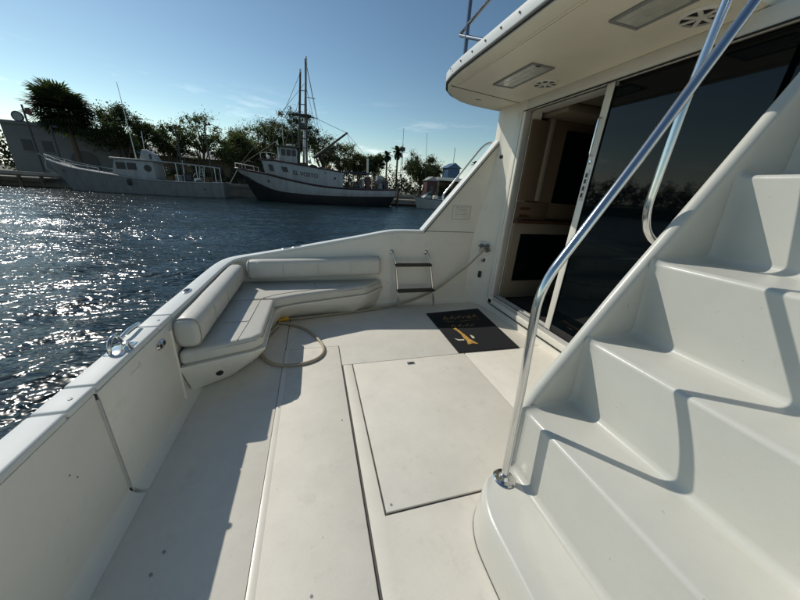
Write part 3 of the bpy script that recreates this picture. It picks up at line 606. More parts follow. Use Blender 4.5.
def tree(x, y, base, H, R, label, mt=0, dens=1.0, group='trees along the quay', squash=.75, name='broadleaf_tree', leaf=.27):
    rnd = random.Random(int(x*91+y*13+H*7)); t = thing(name, (x, y, base), label, 'tree', group)
    tb = MB(); hh = H*.42
    tips = []
    trunk = [(x, y, base-.2), (x+rnd.uniform(-.2, .2), y, base+hh*.5), (x+rnd.uniform(-.4, .4), y+rnd.uniform(-.3, .3), base+hh)]
    tb.tube(trunk, [R*.085, R*.065, R*.05], 8)
    cz = base+H-R*squash
    nb = 17
    for k in range(nb):
        a = k*2.4+rnd.uniform(-.4, .4); el = rnd.uniform(-.75, 1.1); rr = R*rnd.uniform(.55, .86)
        tip = Vector((x+math.cos(a)*math.cos(el)*rr, y+math.sin(a)*math.cos(el)*rr, cz+math.sin(el)*rr*squash*1.05))
        mid = (Vector(trunk[2])*.5+tip*.5)+Vector((rnd.uniform(-.3, .3), rnd.uniform(-.3, .3), -.25))
        tb.tube([trunk[1] if k % 3 == 0 else trunk[2], mid, tip], [R*.035, R*.022, R*.008], 5); tips.append(tip)
        tips.append(mid)
        for j in range(3): tips.append(tip+Vector((rnd.uniform(-.4, .4), rnd.uniform(-.4, .4), rnd.uniform(-.38, .18)))*R*.8)
    tb.build('trunk', bark, t, smooth=60)
    V = []; F = []
    for tip in tips:
        cr_ = R*rnd.uniform(.16, .40)
        for j in range(int(230*dens)):
            d = Vector((rnd.gauss(0, 1), rnd.gauss(0, 1), rnd.gauss(0, .8))); d = d.normalized()*cr_*min(1.05, abs(rnd.gauss(0, .55))*1.1)
            c = tip+d; s = leaf*rnd.uniform(.5, 1.15)
            u = Vector((rnd.gauss(0, 1), rnd.gauss(0, 1), rnd.gauss(0, 1))).normalized(); v_ = u.cross(Vector((rnd.gauss(0, 1), rnd.gauss(0, 1), rnd.gauss(0, 1)))).normalized()
            o = len(V); V += [c-u*s*.5, c+v_*s*.28, c+u*s*.5, c-v_*s*.28]; F.append((o, o+1, o+2, o+3))
    quick('crown', V, F, LG[mt], t)
    return t
def palm(x, y, base, H, R, label, nf=60, lean=(0, 0), group='palms along the quay', fan=False):
    rnd = random.Random(int(x*31+H)); t = thing('palm_tree', (x, y, base), label, 'palm tree', group)
    top = Vector((x+lean[0], y+lean[1], base+H)); tr_ = .045*R+.10
    MB().tube([(x, y, base-.2), (x+lean[0]*.35, y+lean[1]*.3, base+H*.5), top], [tr_*1.15, tr_, tr_*1.05], 10).build('trunk', bark, t, smooth=60)
    V = []; F = []
    if fan:
        for k in range(nf):
            az = k*2.39996+rnd.uniform(-.25, .25); el = math.asin(-.78+1.76*((k*.7548777) % 1)); d = Vector((math.cos(az)*math.cos(el), math.sin(az)*math.cos(el), math.sin(el)))
            side = Vector((-math.sin(az), math.cos(az), 0)); upv = d.cross(side).normalized(); c = top+d*R*(rnd.uniform(.42, .62) if k % 3 else rnd.uniform(.15, .4))+Vector((0, 0, -.1*R))
            o = len(V); V += [top-side*.04, top+side*.04, c]; F.append((o, o+1, o+2))
            for b_ in range(17):
                a = rad(-100+200*b_/16); bl = R*rnd.uniform(.40, .52)*(1-.22*abs(b_-8)/8); bd = (d*math.cos(a)+side*math.sin(a)).normalized(); w_ = (side*math.cos(a)-d*math.sin(a))*.10
                md = c+bd*bl*.6+upv*rnd.uniform(-.05, .05); tp_ = c+bd*bl+Vector((0, 0, -.16*bl-.1*rnd.random()))
                o = len(V); V += [c, md-w_, tp_, md+w_]; F.append((o, o+1, o+2, o+3))
        nf = 0
    for k in range(nf):
        az = k*2.39996+rnd.uniform(-.2, .2); e0 = rad(-52+(140*((k+.5)/nf)**1.15)); L = R*rnd.uniform(.85, 1.05)
        d = Vector((math.cos(az), math.sin(az), 0)); side = Vector((-d.y, d.x, 0)); p = top.copy(); el = e0; seg = 11; pts = [p.copy()]
        for j in range(seg):
            p = p+(d*math.cos(el)+Vector((0, 0, math.sin(el))))*L/seg; el -= rad(6.5+rnd.uniform(-1, 1)); pts.append(p.copy())
        for j in range(1, seg+1):
            tn = (pts[j]-pts[j-1]).normalized(); nrm = side.cross(tn).normalized()
            for h in range(3):
                q = pts[j-1].lerp(pts[j], h/3); ln = L*.40*math.sin(math.pi*(.12+.83*(j+h/3)/(seg+1)))
                for s in (-1, 1):
                    dirv = (tn*.55+side*s*.8-nrm*.0+Vector((0, 0, -.18))).normalized(); tip = q+dirv*ln; wd = tn*.075
                    o = len(V); V += [q-wd, q+wd, tip]; F.append((o, o+1, o+2))
            o = len(V); wv = side*.035; V += [pts[j-1]-wv, pts[j-1]+wv, pts[j]+wv, pts[j]-wv]; F.append((o, o+1, o+2, o+3))
    quick('crown', V, F, LG[3], t); return t
G0 = .55
palm(-30.2, 54, G0, 8.0, 3.9, 'large bushy fan palm behind the bow of the grey fishing boat', 190, (-.3, 0), fan=True)
tree(-25.4, 55, G0, 9.2, 3.9, 'dense dark tree immediately right of the big fan palm', 0, 1.1)
tree(-20.8, 57, G0, 7.9, 3.4, 'dark tree behind the fishing boat cabin', 0, .8)
tree(-36.6, 62, G0, 7.0, 3.2, 'dark tree at the left edge behind the pale building', 0, 1.0)
tree(-16.6, 58, G0, 10.2, 3.4, 'sparse airy tree behind the fishing boat stern', 1, .34)
tree(-12.2, 57, G0, 8.3, 3.7, 'feathery tree between the two fishing boats', 1, .55)
tree(-7.9, 58, G0, 9.8, 4.6, 'broad green tree above the trawler bow', 1, 1.0)
tree(-2.9, 60, G0, 12.3, 4.3, 'tallest dark rounded tree left of the trawler masts', 0, 1.15)
tree(-11.8, 63, G0, 8.6, 4.0, 'low dark tree in the back row left of the trawler', 0, 1.0)
tree(2.0, 59, G0, 9.6, 3.9, 'thin leafed tree directly behind the trawler masts', 2, .42)
tree(5.4, 60, G0, 8.4, 3.4, 'sparse tree under the trawler boom', 2, .36)
tree(8.6, 60, G0, 6.8, 2.6, 'low olive tree above the trawler working deck', 2, .9)
tree(11.8, 61, G0, 7.0, 2.0, 'small dark tree over the trawler stern', 0, 1.0)
tree(21.8, 62, G0, 8.0, 3.9, 'round dark tree behind the small white motorboat', 0, 1.1)
tree(25.4, 66, G0, 6.4, 2.4, 'low tree beside the boat shed roof', 1, .8)
palm(13.6, 59, G0, 6.7, 1.3, 'slim palm just right of the trawler stern', 22)
palm(15.9, 60, G0, 7.6, 1.5, 'taller slim palm beside the radio mast', 22)
palm(29.6, 54, G0, 6.0, 1.2, 'slim palm beside the blue shed', 22)
# shoreline shrubs and hedge
def hedge(x0, x1, y, z, h, label):
    rnd = random.Random(int(x0*3)); V = []; F = []
    for k in range(int((x1-x0)*190)):
        px = rnd.uniform(x0, x1); top = .62+.2*math.sin(px*.9+y)+.13*math.sin(px*2.3+1)+.1*math.sin(px*5.1); c = Vector((px, y+rnd.gauss(0, .8), z+h*top*rnd.random()**.6*rnd.uniform(.85, 1.12))); s = rnd.uniform(.2, .42)*max(1, h/5)
        u = Vector((rnd.gauss(0, 1), rnd.gauss(0, 1), rnd.gauss(0, 1))).normalized(); v_ = u.cross(Vector((rnd.gauss(0, 1), rnd.gauss(0, 1), 1))).normalized()
        o = len(V); V += [c-u*s*.5, c+v_*s*.3, c+u*s*.5, c-v_*s*.3]; F.append((o, o+1, o+2, o+3))
    o = quick('shrubbery', V, F, LG[0], None); tag(o, label, 'shrubbery', kind='stuff')
hedge(-22, -12, 53.5, .5, 3.0, 'dark shrubbery behind the grey fishing boat')
hedge(-12, 12, 54.5, .5, 4.4, 'dark shrubbery behind the trawler')
hedge(12, 40, 56, .5, 3.0, 'dark shrubbery behind the small boat dock')
hedge(-27, 45, 68, .5, 6.2, 'far band of low trees behind the quay buildings')
hedge(-130, -38, 62, .5, 8.0, 'woodland along the quay beyond the pale building')
# ---- buildings
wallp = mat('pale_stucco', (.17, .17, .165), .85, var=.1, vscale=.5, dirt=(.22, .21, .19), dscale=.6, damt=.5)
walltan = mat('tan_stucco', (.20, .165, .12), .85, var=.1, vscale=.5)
roofm = mat('shed_roof', (.34, .34, .33), .6, var=.15, vscale=1)
darkm = mat('dark_opening', (.02, .02, .022), .4)
bluem = mat('blue_paint', (.05, .12, .21), .5, var=.1, vscale=1)
b1 = thing('quay_building', (-33.5, 58, G0), 'pale stucco building with a dark arched opening behind the palm', 'building')
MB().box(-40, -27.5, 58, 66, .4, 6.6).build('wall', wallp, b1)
MB().box(-40.3, -27.2, 57.7, 66.3, 6.6, 7.0).build('parapet', wallp, b1)
ap = [(-33.4, .6), (-30.2, .6), (-30.2, 2.6)]+[(-31.8+1.6*math.cos(rad(a)), 2.6+1.3*math.sin(rad(a))) for a in range(15, 180, 15)]+[(-33.4, 2.6)]
MB().prism(ap, 57.93, 58.02, 'y').build('arched_opening', darkm, b1)
for x in (-38.4, -36.2): 
    wn = MB().box(x, x+1.1, 57.95, 58.02, 3.4, 4.8).build('window', darkm, b1); MB().box(x-.1, x+1.2, 57.88, 57.94, 3.28, 3.4).build('sill', wallp, wn)
b2 = thing('long_building', (-19, 60, G0), 'low tan building in shade behind the grey fishing boat', 'building')
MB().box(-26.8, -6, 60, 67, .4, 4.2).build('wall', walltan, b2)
MB().prism([(59.4, 4.2), (67.6, 4.2), (63.5, 5.6)], -27.2, -5.6, 'x').build('roof', roofm, b2)
for k in range(6): MB().box(-25+k*3.1, -23.6+k*3.1, 59.94, 60.02, 1.6, 3.2).build('window', darkm, b2)
b3 = thing('boat_shed', (26, 57, G0), 'flat roofed open boat shed with pale fascia behind the small motorboat', 'shed')
MB().box(22.3, 31.5, 54.5, 60, 3.7, 4.05).build('roof', roofm, b3)
MB().box(22.3, 31.5, 54.3, 54.5, 3.55, 4.1).build('fascia', white, b3)
for x in (22.7, 25.5, 28.5, 31.2): MB().box(x-.1, x+.1, 54.6, 54.8, .5, 3.6).build('post', walltan, b3)
MB().box(24.2, 31.2, 59.5, 59.8, .5, 3.7).build('back_wall', walltan, b3)
b4 = thing('blue_shed', (28.9, 62, G0), 'bright blue gabled harbour building with a mast on its roof', 'building')
MB().box(27.2, 29.8, 61, 64, .5, 6.3).build('wall', bluem, b4)
MB().prism([(26.9, 6.3), (30.1, 6.3), (28.5, 7.3)], 60.7, 64.3, 'y').build('roof', bluem, b4)
MB().tube([(28.6, 62, 6.8), (28.6, 62, 10.2)], .05, 6).build('mast', darkm, b4)
b5 = thing('red_kiosk', (21.3, 53, G0), 'small dark red hut on the dock', 'hut')
MB().box(19.6, 21.6, 52.5, 54.5, .5, 3.3).build('wall', mat('dark_red', (.06, .02, .02), .7, var=.15, vscale=1), b5)
MB().prism([(19.4, 3.3), (21.8, 3.3), (20.6, 4.0)], 52.3, 54.7, 'y').build('roof', roofm, b5)
MB().box(20.2, 20.9, 52.44, 52.5, .6, 2.5).build('door', darkm, b5)
# ---- posts, lamps and signs
steel = mat('dark_steel', (.04, .04, .045), .5)
signred = mat('sign_red', (.12, .03, .02), .5)
def post(x, y, base, h, label, kind):
    t = thing('sign_post' if kind == 'sign' else 'lamp_post', (x, y, base), label, 'sign post' if kind == 'sign' else 'lamp post', 'posts on the quay')
    MB().tube([(x, y, base), (x, y, base+h)], [.11, .085], 8).build('pole', steel, t, smooth=60)
    if kind == 'sign':
        MB().lathe([(0, 0), (.55, 0), (.55, .05), (0, .05)], (x-.62, y-.1, base+h-1.25), (0, -1, 0), 18).build('round_sign', steel, t)
        MB().lathe([(0, .051), (.42, .051), (.42, .06), (0, .06)], (x-.62, y-.1, base+h-1.25), (0, -1, 0), 18).build('sign_face', grey, t)
        MB().prism([(x+.12, base+h-.9), (x+.75, base+h-1.1), (x+.62, base+h-.25), (x+.2, base+h-.3)], y-.08, y-.02, 'y').build('pennant', signred, t)
        MB().box(x-.62, x, y-.06, y, base+h-1.29, base+h-1.22).build('bracket', steel, t)
    else:
        MB().tube(fillet([(x, y, base+h-.1), (x, y, base+h+.25), (x+.5, y, base+h+.25)], .2), .05, 6).build('arm', steel, t)
        MB().lathe([(0, .12), (.10, .1), (.26, -.08), (.24, -.16), (0, -.2)], (x+.5, y, base+h+.2), n=12).build('lamp_head', steel, t, smooth=40)
post(-30.9, 48.4, .6, 7.2, 'tall post with a round sign at the left edge of the quay', 'sign')
post(-29.6, 49.5, .6, 5.2, 'lamp post in front of the pale building by the palm', 'lamp')
post(-16.6, 49.0, .6, 6.6, 'lamp post behind the grey fishing boat stern', 'lamp')
post(-13.2, 49.0, .6, 7.2, 'lamp post between the fishing boat and the trawler', 'lamp')
rm = thing('radio_mast', (17.4, 62, G0), 'thin lattice radio mast with aerials right of the trawler', 'mast')
for s in (-.25, .25): MB().tube([(17.4+s, 62, .5), (17.4+s*.4, 62, 9.5)], .05, 5).build('mast_leg', steel, rm)
for k in range(9): MB().tube([(17.4-.25+.015*k, 62, 1+k), (17.4+.25-.015*k, 62, 1.9+k)], .03, 4).build('brace', steel, rm)
MB().tube([(17.4, 62, 9.4), (17.4, 62, 12.6)], .04, 5).build('aerial', steel, rm)
MB().box(16.9, 17.9, 61.9, 62.1, 8.6, 9.3).build('aerial_panel', steel, rm)
fp = thing('flag_pole', (21.1, 57, G0), 'very thin tall pole in front of the round tree', 'pole'); MB().tube([(21.1, 57, .5), (20.4, 57, 11.4)], [.06, .025], 6).build('pole', steel, fp)
# ---- dock with pilings
dk = thing('wooden_dock', (-33, 46, WZ), 'low wooden dock with dark pilings at the left edge', 'dock')
plank = mat('dock_planks', (.34, .30, .24), .85, var=.25, vscale=2)
for k in range(14): MB().box(-38.6+k*.72, -37.94+k*.72, 44.3, 46.85, .18, .30).build('plank', plank, dk, bevel=.02)
MB().box(-38.6, -28.6, 44.35, 44.6, -.15, .17).build('beam', bark, dk)
for k in range(6): MB().tube([(-38.2+k*1.9, 44.3, -2), (-38.2+k*1.9, 44.3, .55)], .16, 8).build('piling', bark, dk, smooth=60)
dk2 = thing('floating_dock', (14, 45, WZ), 'narrow pale floating dock off the trawler stern', 'dock')
for k in range(10): MB().box(11.2+k*.62, 11.78+k*.62, 44.2, 46.8, -.1, .12).build('plank', plank, dk2, bevel=.02)
MB().box(11.2, 17.4, 44.25, 46.75, -.5, -.11).build('float', conc, dk2)
for x in (12.0, 15.2, 18.0):
    p_ = MB().tube([(x, 44.0, -2.2), (x, 44.0, 1.5)], [.17, .15], 8).build('mooring_piling', bark, None, smooth=60)
    tag(p_, 'dark timber mooring piling '+{12.0: 'nearest the trawler stern', 15.2: 'at the middle of the pale floating dock', 18.0: 'at the stern of the small white motorboat'}[x], 'piling', 'mooring pilings by the floating dock')

# ================================================================== BOATS
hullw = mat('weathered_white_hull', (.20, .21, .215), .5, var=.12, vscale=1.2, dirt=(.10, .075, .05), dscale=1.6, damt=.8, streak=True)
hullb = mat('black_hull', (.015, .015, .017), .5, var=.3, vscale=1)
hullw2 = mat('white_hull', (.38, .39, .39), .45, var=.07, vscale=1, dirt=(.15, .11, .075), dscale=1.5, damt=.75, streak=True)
trimd = mat('dark_trim', (.05, .02, .025), .5)
rig = mat('rigging', (.07, .065, .06), .6)
netm = mat('net_gear', (.12, .07, .03), .95, var=.5, vscale=3)
def hull(stations, yc, zlo, zhi, name, mt, parent, deck=None):
    # stations: x_top, x_bottom, half beam top, half beam bottom ; zlo/zhi functions of index
    R_ = []; n = len(stations)
    for i, (xt, xb, ht, hb) in enumerate(stations):
        a = Vector((xt, yc-ht, zhi[i])); b = Vector((xb, yc-hb, zlo[i])); c = Vector((xb, yc+hb, zlo[i])); d = Vector((xt, yc+ht, zhi[i]))
        mN = a.lerp(b, .5)+Vector((0, -.06*ht, 0)); mF = d.lerp(c, .5)+Vector((0, .06*ht, 0))
        R_.append([a, mN, b, c, mF, d])
    return MB().loft(R_).build(name, mt, parent, smooth=40)
# grey fishing boat
fb = thing('fishing_boat', (-18.5, 43.6, WZ), 'weathered grey white fishing boat with small cabin and tall whip aerial', 'fishing boat', 'fishing boats at the quay')
xs = [-27.3, -26.2, -24.6, -22, -18.5, -15, -12, -10.2]
zt = [2.35, 2.0, 1.6, 1.28, .95, .85, .92, 1.0]
ht = [.12, .75, 1.35, 1.85, 2.05, 2.05, 1.95, 1.8]
xb = [-25.6, -25.2, -24.2, -21.9, -18.5, -15, -12, -10.3]
hb = [.03, .35, .8, 1.4, 1.7, 1.7, 1.6, 1.45]
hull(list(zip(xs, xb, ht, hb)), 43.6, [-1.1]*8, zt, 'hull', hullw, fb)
for s in (-1, 1):
    MB().tube(spline([(x, 43.6+s*(h+.02), z-.06) for x, h, z in zip(xs, ht, zt)], 3), .07, 6).build('rub_rail', hullw2, fb, smooth=60)
    MB().tube(spline([(x, 43.6+s*(h*.97), z+.38) for x, h, z in list(zip(xs, ht, zt))[:4]], 3), .035, 6).build('bow_rail', alum, fb, smooth=60)
    for x, h, z in list(zip(xs, ht, zt))[:4]: MB().tube([(x, 43.6+s*h*.97, z-.05), (x, 43.6+s*h*.97, z+.38)], .03, 5).build('stanchion', alum, fb)
MB().tube([(-27.2, 43.6, 2.3), (-27.9, 43.6, 2.75)], .06, 6).build('bow_sprit', hullw, fb)
cb = MB().prism([(-21.2, 1.0), (-17.1, .9), (-17.1, 2.72), (-20.7, 2.75)], 42.3, 44.9, 'y').build('cabin', hullw2, fb, bevel=.08)
MB().box(-21.0, -16.7, 42.1, 45.1, 2.74, 2.90).build('cabin_roof', hullw2, fb, bevel=.05)
for x0, x1 in ((-20.6, -19.75), (-19.6, -18.75), ):
    MB().box(x0, x1, 42.27, 42.31, 1.75, 2.45).build('window', darkm, cb)
MB().lathe([(0, 0), (.36, 0), (.36, .03), (0, .03)], (-17.7, 42.3, 2.0), (0, -1, 0), 18).build('porthole', darkm, cb)
MB().prism([(-18.6, 2.9), (-16.9, 2.9), (-17.2, 3.55), (-17.7, 3.9), (-18.2, 3.9)], 42.9, 44.2, 'y').build('hatch_house', hullw2, fb, bevel=.06)
MB().box(-17.55, -17.35, 42.85, 42.91, 3.0, 3.5).build('vent', darkm, fb)
MB().tube([(-18.85, 42.9, 2.8), (-19.0, 42.9, 10.1)], [.05, .022], 6).build('whip_aerial', white, fb)
MB().tube([(-18.1, 43.4, 3.8), (-18.0, 43.4, 5.8)], .035, 6).build('short_aerial', white, fb)
MB().tube([(-17.4, 43.4, 3.5), (-18.0, 43.4, 4.9)], .03, 6).build('stay', rig, fb)
for y in (42.5, 44.7):
    MB().tube([(-17.0, y, 2.85), (-11.0, y, 2.62)], .05, 6).build('awning_bar', alum, fb)
    for x in (-15, -13, -11.1): MB().tube([(x, y, .6), (x, y, 2.85-(x+17)*.038)], .045, 6).build('awning_post', alum, fb)
for x in (-14.6, -13.2, -12.3): MB().tube([(x, 42.5, 2.7), (x, 44.7, 2.7)], .04, 6).build('awning_bar', alum, fb)
for k in range(5): MB().box(-16.3+k*.95, -15.6+k*.95, 42.6, 43.4, .7, 1.3+.2*((k*7) % 3)).build('gear_crate', [netm, hullw, darkm, alum, netm][k], fb, bevel=.05)
MB().tube([(-12.9, 42.6, .8), (-12.7, 42.7, 2.6)], .04, 5).build('ladder_side', alum, fb); MB().tube([(-12.4, 42.6, .8), (-12.2, 42.7, 2.6)], .04, 5).build('ladder_side', alum, fb)
for k in range(5): MB().tube([(-12.87+.03*k, 42.6, 1.0+.33*k), (-12.37+.03*k, 42.6, 1.0+.33*k)], .03, 5).build('ladder_rung', alum, fb)
MB().lathe([(0, -.35), (.16, -.3), (.2, 0), (.14, .3), (0, .34)], (-19.4, 41.5, .45), n=10).build('fender', black, fb, smooth=60)
for x, z in ((-25.6, 1.2), (-14.0, .2), (-12.2, .1)): MB().lathe([(0, 0), (.1, 0), (.1, .05), (0, .05)], (x, 41.70 if x > -20 else 42.78, z), (0, -1, 0), 10).build('scupper', darkm, fb)
# trawler
tw = thing('trawler', (1.0, 43, WZ), 'white and black trawler with twin masts, long deckhouse and raised boom', 'trawler', 'fishing boats at the quay')
xs = [-8.9, -8.0, -6.6, -4.6, -2.4, 1.5, 6.0, 10.2, 10.9]
zt = [2.75, 2.65, 2.5, 2.2, 1.78, 1.3, 1.25, 1.42, 1.45]
zm = [2.05, 1.75, 1.15, .5, .25, .15, .28, .48, .52]
ht = [.1, .95, 1.7, 2.3, 2.6, 2.7, 2.6, 2.3, 2.0]
xm = [-8.3, -7.5, -6.3, -4.5, -2.4, 1.5, 6.0, 10.2, 10.8]
hm = [.06, .6, 1.25, 1.95, 2.45, 2.6, 2.5, 2.15, 1.85]
xb = [-6.6, -6.2, -5.4, -4.2, -2.3, 1.5, 5.9, 9.6, 10.0]
hb = [.03, .25, .7, 1.35, 2.0, 2.2, 2.0, 1.4, 1.1]
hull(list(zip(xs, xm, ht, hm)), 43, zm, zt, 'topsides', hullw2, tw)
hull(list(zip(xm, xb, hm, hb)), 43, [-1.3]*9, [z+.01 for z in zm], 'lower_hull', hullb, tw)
for s in (-1, 1):
    MB().tube(spline([(x, 43+s*(h+.03), z-.04) for x, h, z in zip(xs, ht, zt)], 3), .12, 6).build('sheer_stripe', trimd, tw, smooth=60)
    MB().tube(spline([(x, 43+s*(h+.02), z) for x, h, z in zip(xm, hm, zm)], 3), .06, 6).build('boot_stripe', trimd, tw, smooth=60)
    MB().tube(spline([(x, 43+s*h*.97, z+.55) for x, h, z in list(zip(xs, ht, zt))[:3]], 3), .03, 5).build('bow_rail', alum, tw)
    for x, h, z in list(zip(xs, ht, zt))[:3]: MB().tube([(x, 43+s*h*.97, z), (x, 43+s*h*.97, z+.55)], .03, 5).build('stanchion', alum, tw)
dh = MB().prism([(-5.2, 1.9), (3.8, 1.0), (3.8, 3.05), (-4.3, 3.75), (-5.6, 3.72)], 40.75, 45.2, 'y').build('deckhouse', hullw2, tw, bevel=.06)
MB().prism([(-5.9, 3.72), (-4.3, 3.76), (4.0, 3.06), (4.0, 3.16), (-4.3, 3.90), (-5.9, 3.88)], 40.6, 45.35, 'y').build('deckhouse_roof', trimd, tw, bevel=.03)
for a, b_, c_, d_ in ((-4.95, -4.35, 2.62, 3.35), (-3.5, -2.75, 2.65, 3.2)):
    MB().prism([(a, d_), (b_-.1, d_-.02), (b_+.05, c_), (a+.2, c_)], 40.70, 40.76, 'y').build('window', darkm, dh)
MB().lathe([(0, 0), (.14, 0), (.14, .03), (0, .03)], (3.0-.2, 40.75, 2.3), (0, -1, 0), 12).build('porthole', darkm, dh)
wh = MB().prism([(-3.75, 3.85), (-1.65, 3.7), (-1.65, 5.35), (-3.6, 5.45)], 41.7, 44.3, 'y').build('wheelhouse', hullw2, tw, bevel=.06)
MB().box(-4.0, -1.4, 41.45, 44.55, 5.42, 5.6).build('wheelhouse_roof', mat('olive_canvas', (.10, .10, .05), .8), tw, bevel=.04)
for x in (-3.45, -2.85, -2.25): MB().box(x, x+.48, 41.66, 41.71, 4.5, 5.2).build('window', darkm, wh)
MB().tube([(-3.8, 41.8, 3.9), (-3.8, 41.8, 6.1)], .07, 6).build('post', white, tw)
tm = text_mesh('EL VOSTO', .82, .012, True)
for v_ in tm.vertices: v_.co = Vector((-2.2+v_.co.x*.78, 40.735-v_.co.z, 2.42-.075*v_.co.x*.78+v_.co.y*.82))
tm.materials.append(darkm); link('name_lettering', tm, dh)
MB().box(1.55, 1.72, 40.72, 40.745, 2.78, 2.92).build('name_mark', darkm, dh)
for x0, x1, lean, top in ((-1.55, -.95, .85, 13.4), (-.75, -.35, .3, 14.9)):
    pass
def mast(x, y, zb_, zt_, dx, r, mt=rig): return MB().tube([(x, y, zb_), (x+dx*.5, y, (zb_+zt_)/2), (x+dx, y, zt_)], [r, r*.85, r*.6], 8).build('mast', mt, tw, smooth=60)
ms = mast(-1.55, 42.3, 3.4, 13.4, .75, .17); ms2 = mast(-.95, 43.6, 3.4, 14.9, .85, .19, alum); mast(-.55, 42.3, 3.4, 14.7, .35, .12)
for z in (5.6, 6.6, 7.7, 8.9, 10.2, 11.6): MB().tube([(-1.55+.075*(z-3.4), 42.3, z), (-.55+.03*(z-3.4), 42.3, z)], .05, 5).build('cross_bar', rig, ms)
MB().box(-2.0, .2, 42.2, 43.6, 9.12, 9.22).build('crosstree', rig, ms2)
MB().box(-1.3, -.55, 42.2, 43.4, 7.7, 8.3).build('winch_head', rig, ms2, bevel=.1)
MB().tube([(-2.1, 42.3, 4), (-2.1, 42.3, 9.9)], .06, 6).build('short_mast', rig, tw)
bm_ = MB().tube([(.3, 43, 4.6), (4.6, 43, 7.9)], [.16, .12], 8).build('boom', rig, tw, smooth=60)
MB().tube([(.6, 43.4, 4.2), (3.9, 43.4, 6.6)], .07, 6).build('boom', rig, tw)
stays = [((-.15, 43, 14.7), (1.4, 42, 5.5)), ((-.4, 42.3, 9.3), (4.55, 43, 7.85)), ((-.8, 42.3, 13.3), (-4.3, 42, 6.2)), ((-.15, 43, 14.7), (.95, 43, 9.0)), ((-.2, 43, 12), (1.7, 44.5, 4.0)), ((-.9, 42.3, 11), (-3, 41.6, 5.6)), ((4.55, 43, 7.85), (6.5, 43, 2.0)), ((-.4, 43, 12.5), (-8.6, 43, 2.9))]
for a, b_ in stays: MB().tube([a, b_], .022, 4).build('stay', rig, tw)
for z in (11.0, 9.0, 6.4): MB().tube([(-.2, 42.3, z), (.75+(11-z)*.06, 42.3, z-.05)], .035, 4).build('spreader', rig, tw)
for a in (.2, 2.5):
    MB().lathe([(0, 0), (.12, 0), (.10, .35), (0, .4)], (-.1 if a < 1 else -.8, 43 if a < 1 else 42.3, 14.8 if a < 1 else 13.3), n=8).build('mast_light', white, tw)
# net heap and working deck gear
for k in range(14):
    rr_ = random.uniform(.25, .5); x = random.uniform(-1.4, 3.4); z = 3.55-.08*(x+1.4)
    MB().lathe([(0, -.05), (rr_, 0), (rr_*.9, rr_*.55), (rr_*.4, rr_*.9), (0, rr_)], (x, random.uniform(41.2, 43.5), z-.05), (random.uniform(-.2, .2), random.uniform(-.2, .2), 1), 9).build('net_bundle', netm if k % 3 else rig, tw, smooth=60)
for x in (4.6, 6.2, 7.6, 9.6):
    for y in (41.3, 44.7): MB().tube([(x, y, 1.1), (x, y, 3.25 if x < 8 else 2.4)], .07, 6).build('gallows_post', rig if x != 7.6 else white, tw)
for y in (41.3, 44.7): MB().tube([(4.2, y, 3.2), (7.8, y, 3.1)], .07, 6).build('gallows_bar', rig, tw)
MB().box(4.3, 7.7, 41.3, 44.7, 3.2, 3.28).build('deck_canopy', mat('blue_tarp', (.02, .04, .09), .7), tw)
MB().tube([(7.1, 41.6, 1.2), (7.05, 41.6, 5.0)], .12, 8).build('davit', white, tw, smooth=60)
for k in range(7): MB().box(4.4+k*.82, 5.0+k*.82, 41.4, 42.5, 1.2, 1.75+.35*((k*5) % 4)).build('gear_crate', [netm, darkm, hullw2, signred, netm, hullw, darkm][k], tw, bevel=.05)
MB().lathe([(0, -.6), (.6, -.6), (.6, .6), (0, .6)], (8.9, 43, 2.1), (0, 1, 0), 16).build('net_drum', hullw, tw, smooth=40)
MB().box(8.6, 9.3, 42.6, 43.2, 1.2, 3.1).build('engine_casing', hullw2, tw, bevel=.08)
for x, z in ((5.2, .85), (6.4, .85), (7.0, .85), (7.6, .85), (9.0, .95), (-5.0, 1.5)):
    y = 43-({5.2: 2.66, 6.4: 2.63, 7.0: 2.58, 7.6: 2.54, 9.0: 2.42, -5.0: 2.16}[x])
    MB().box(x-.13, x+.13, y, y+.14, z-.13, z+.13).build('scupper', darkm if x != 9.0 else white, tw)
MB().tube(spline([(-8.7, 43, 2.6), (-9.6, 44, 1.5), (-10.6, 46.9, .9)], 6), .05, 5).build('mooring_line', white, tw)
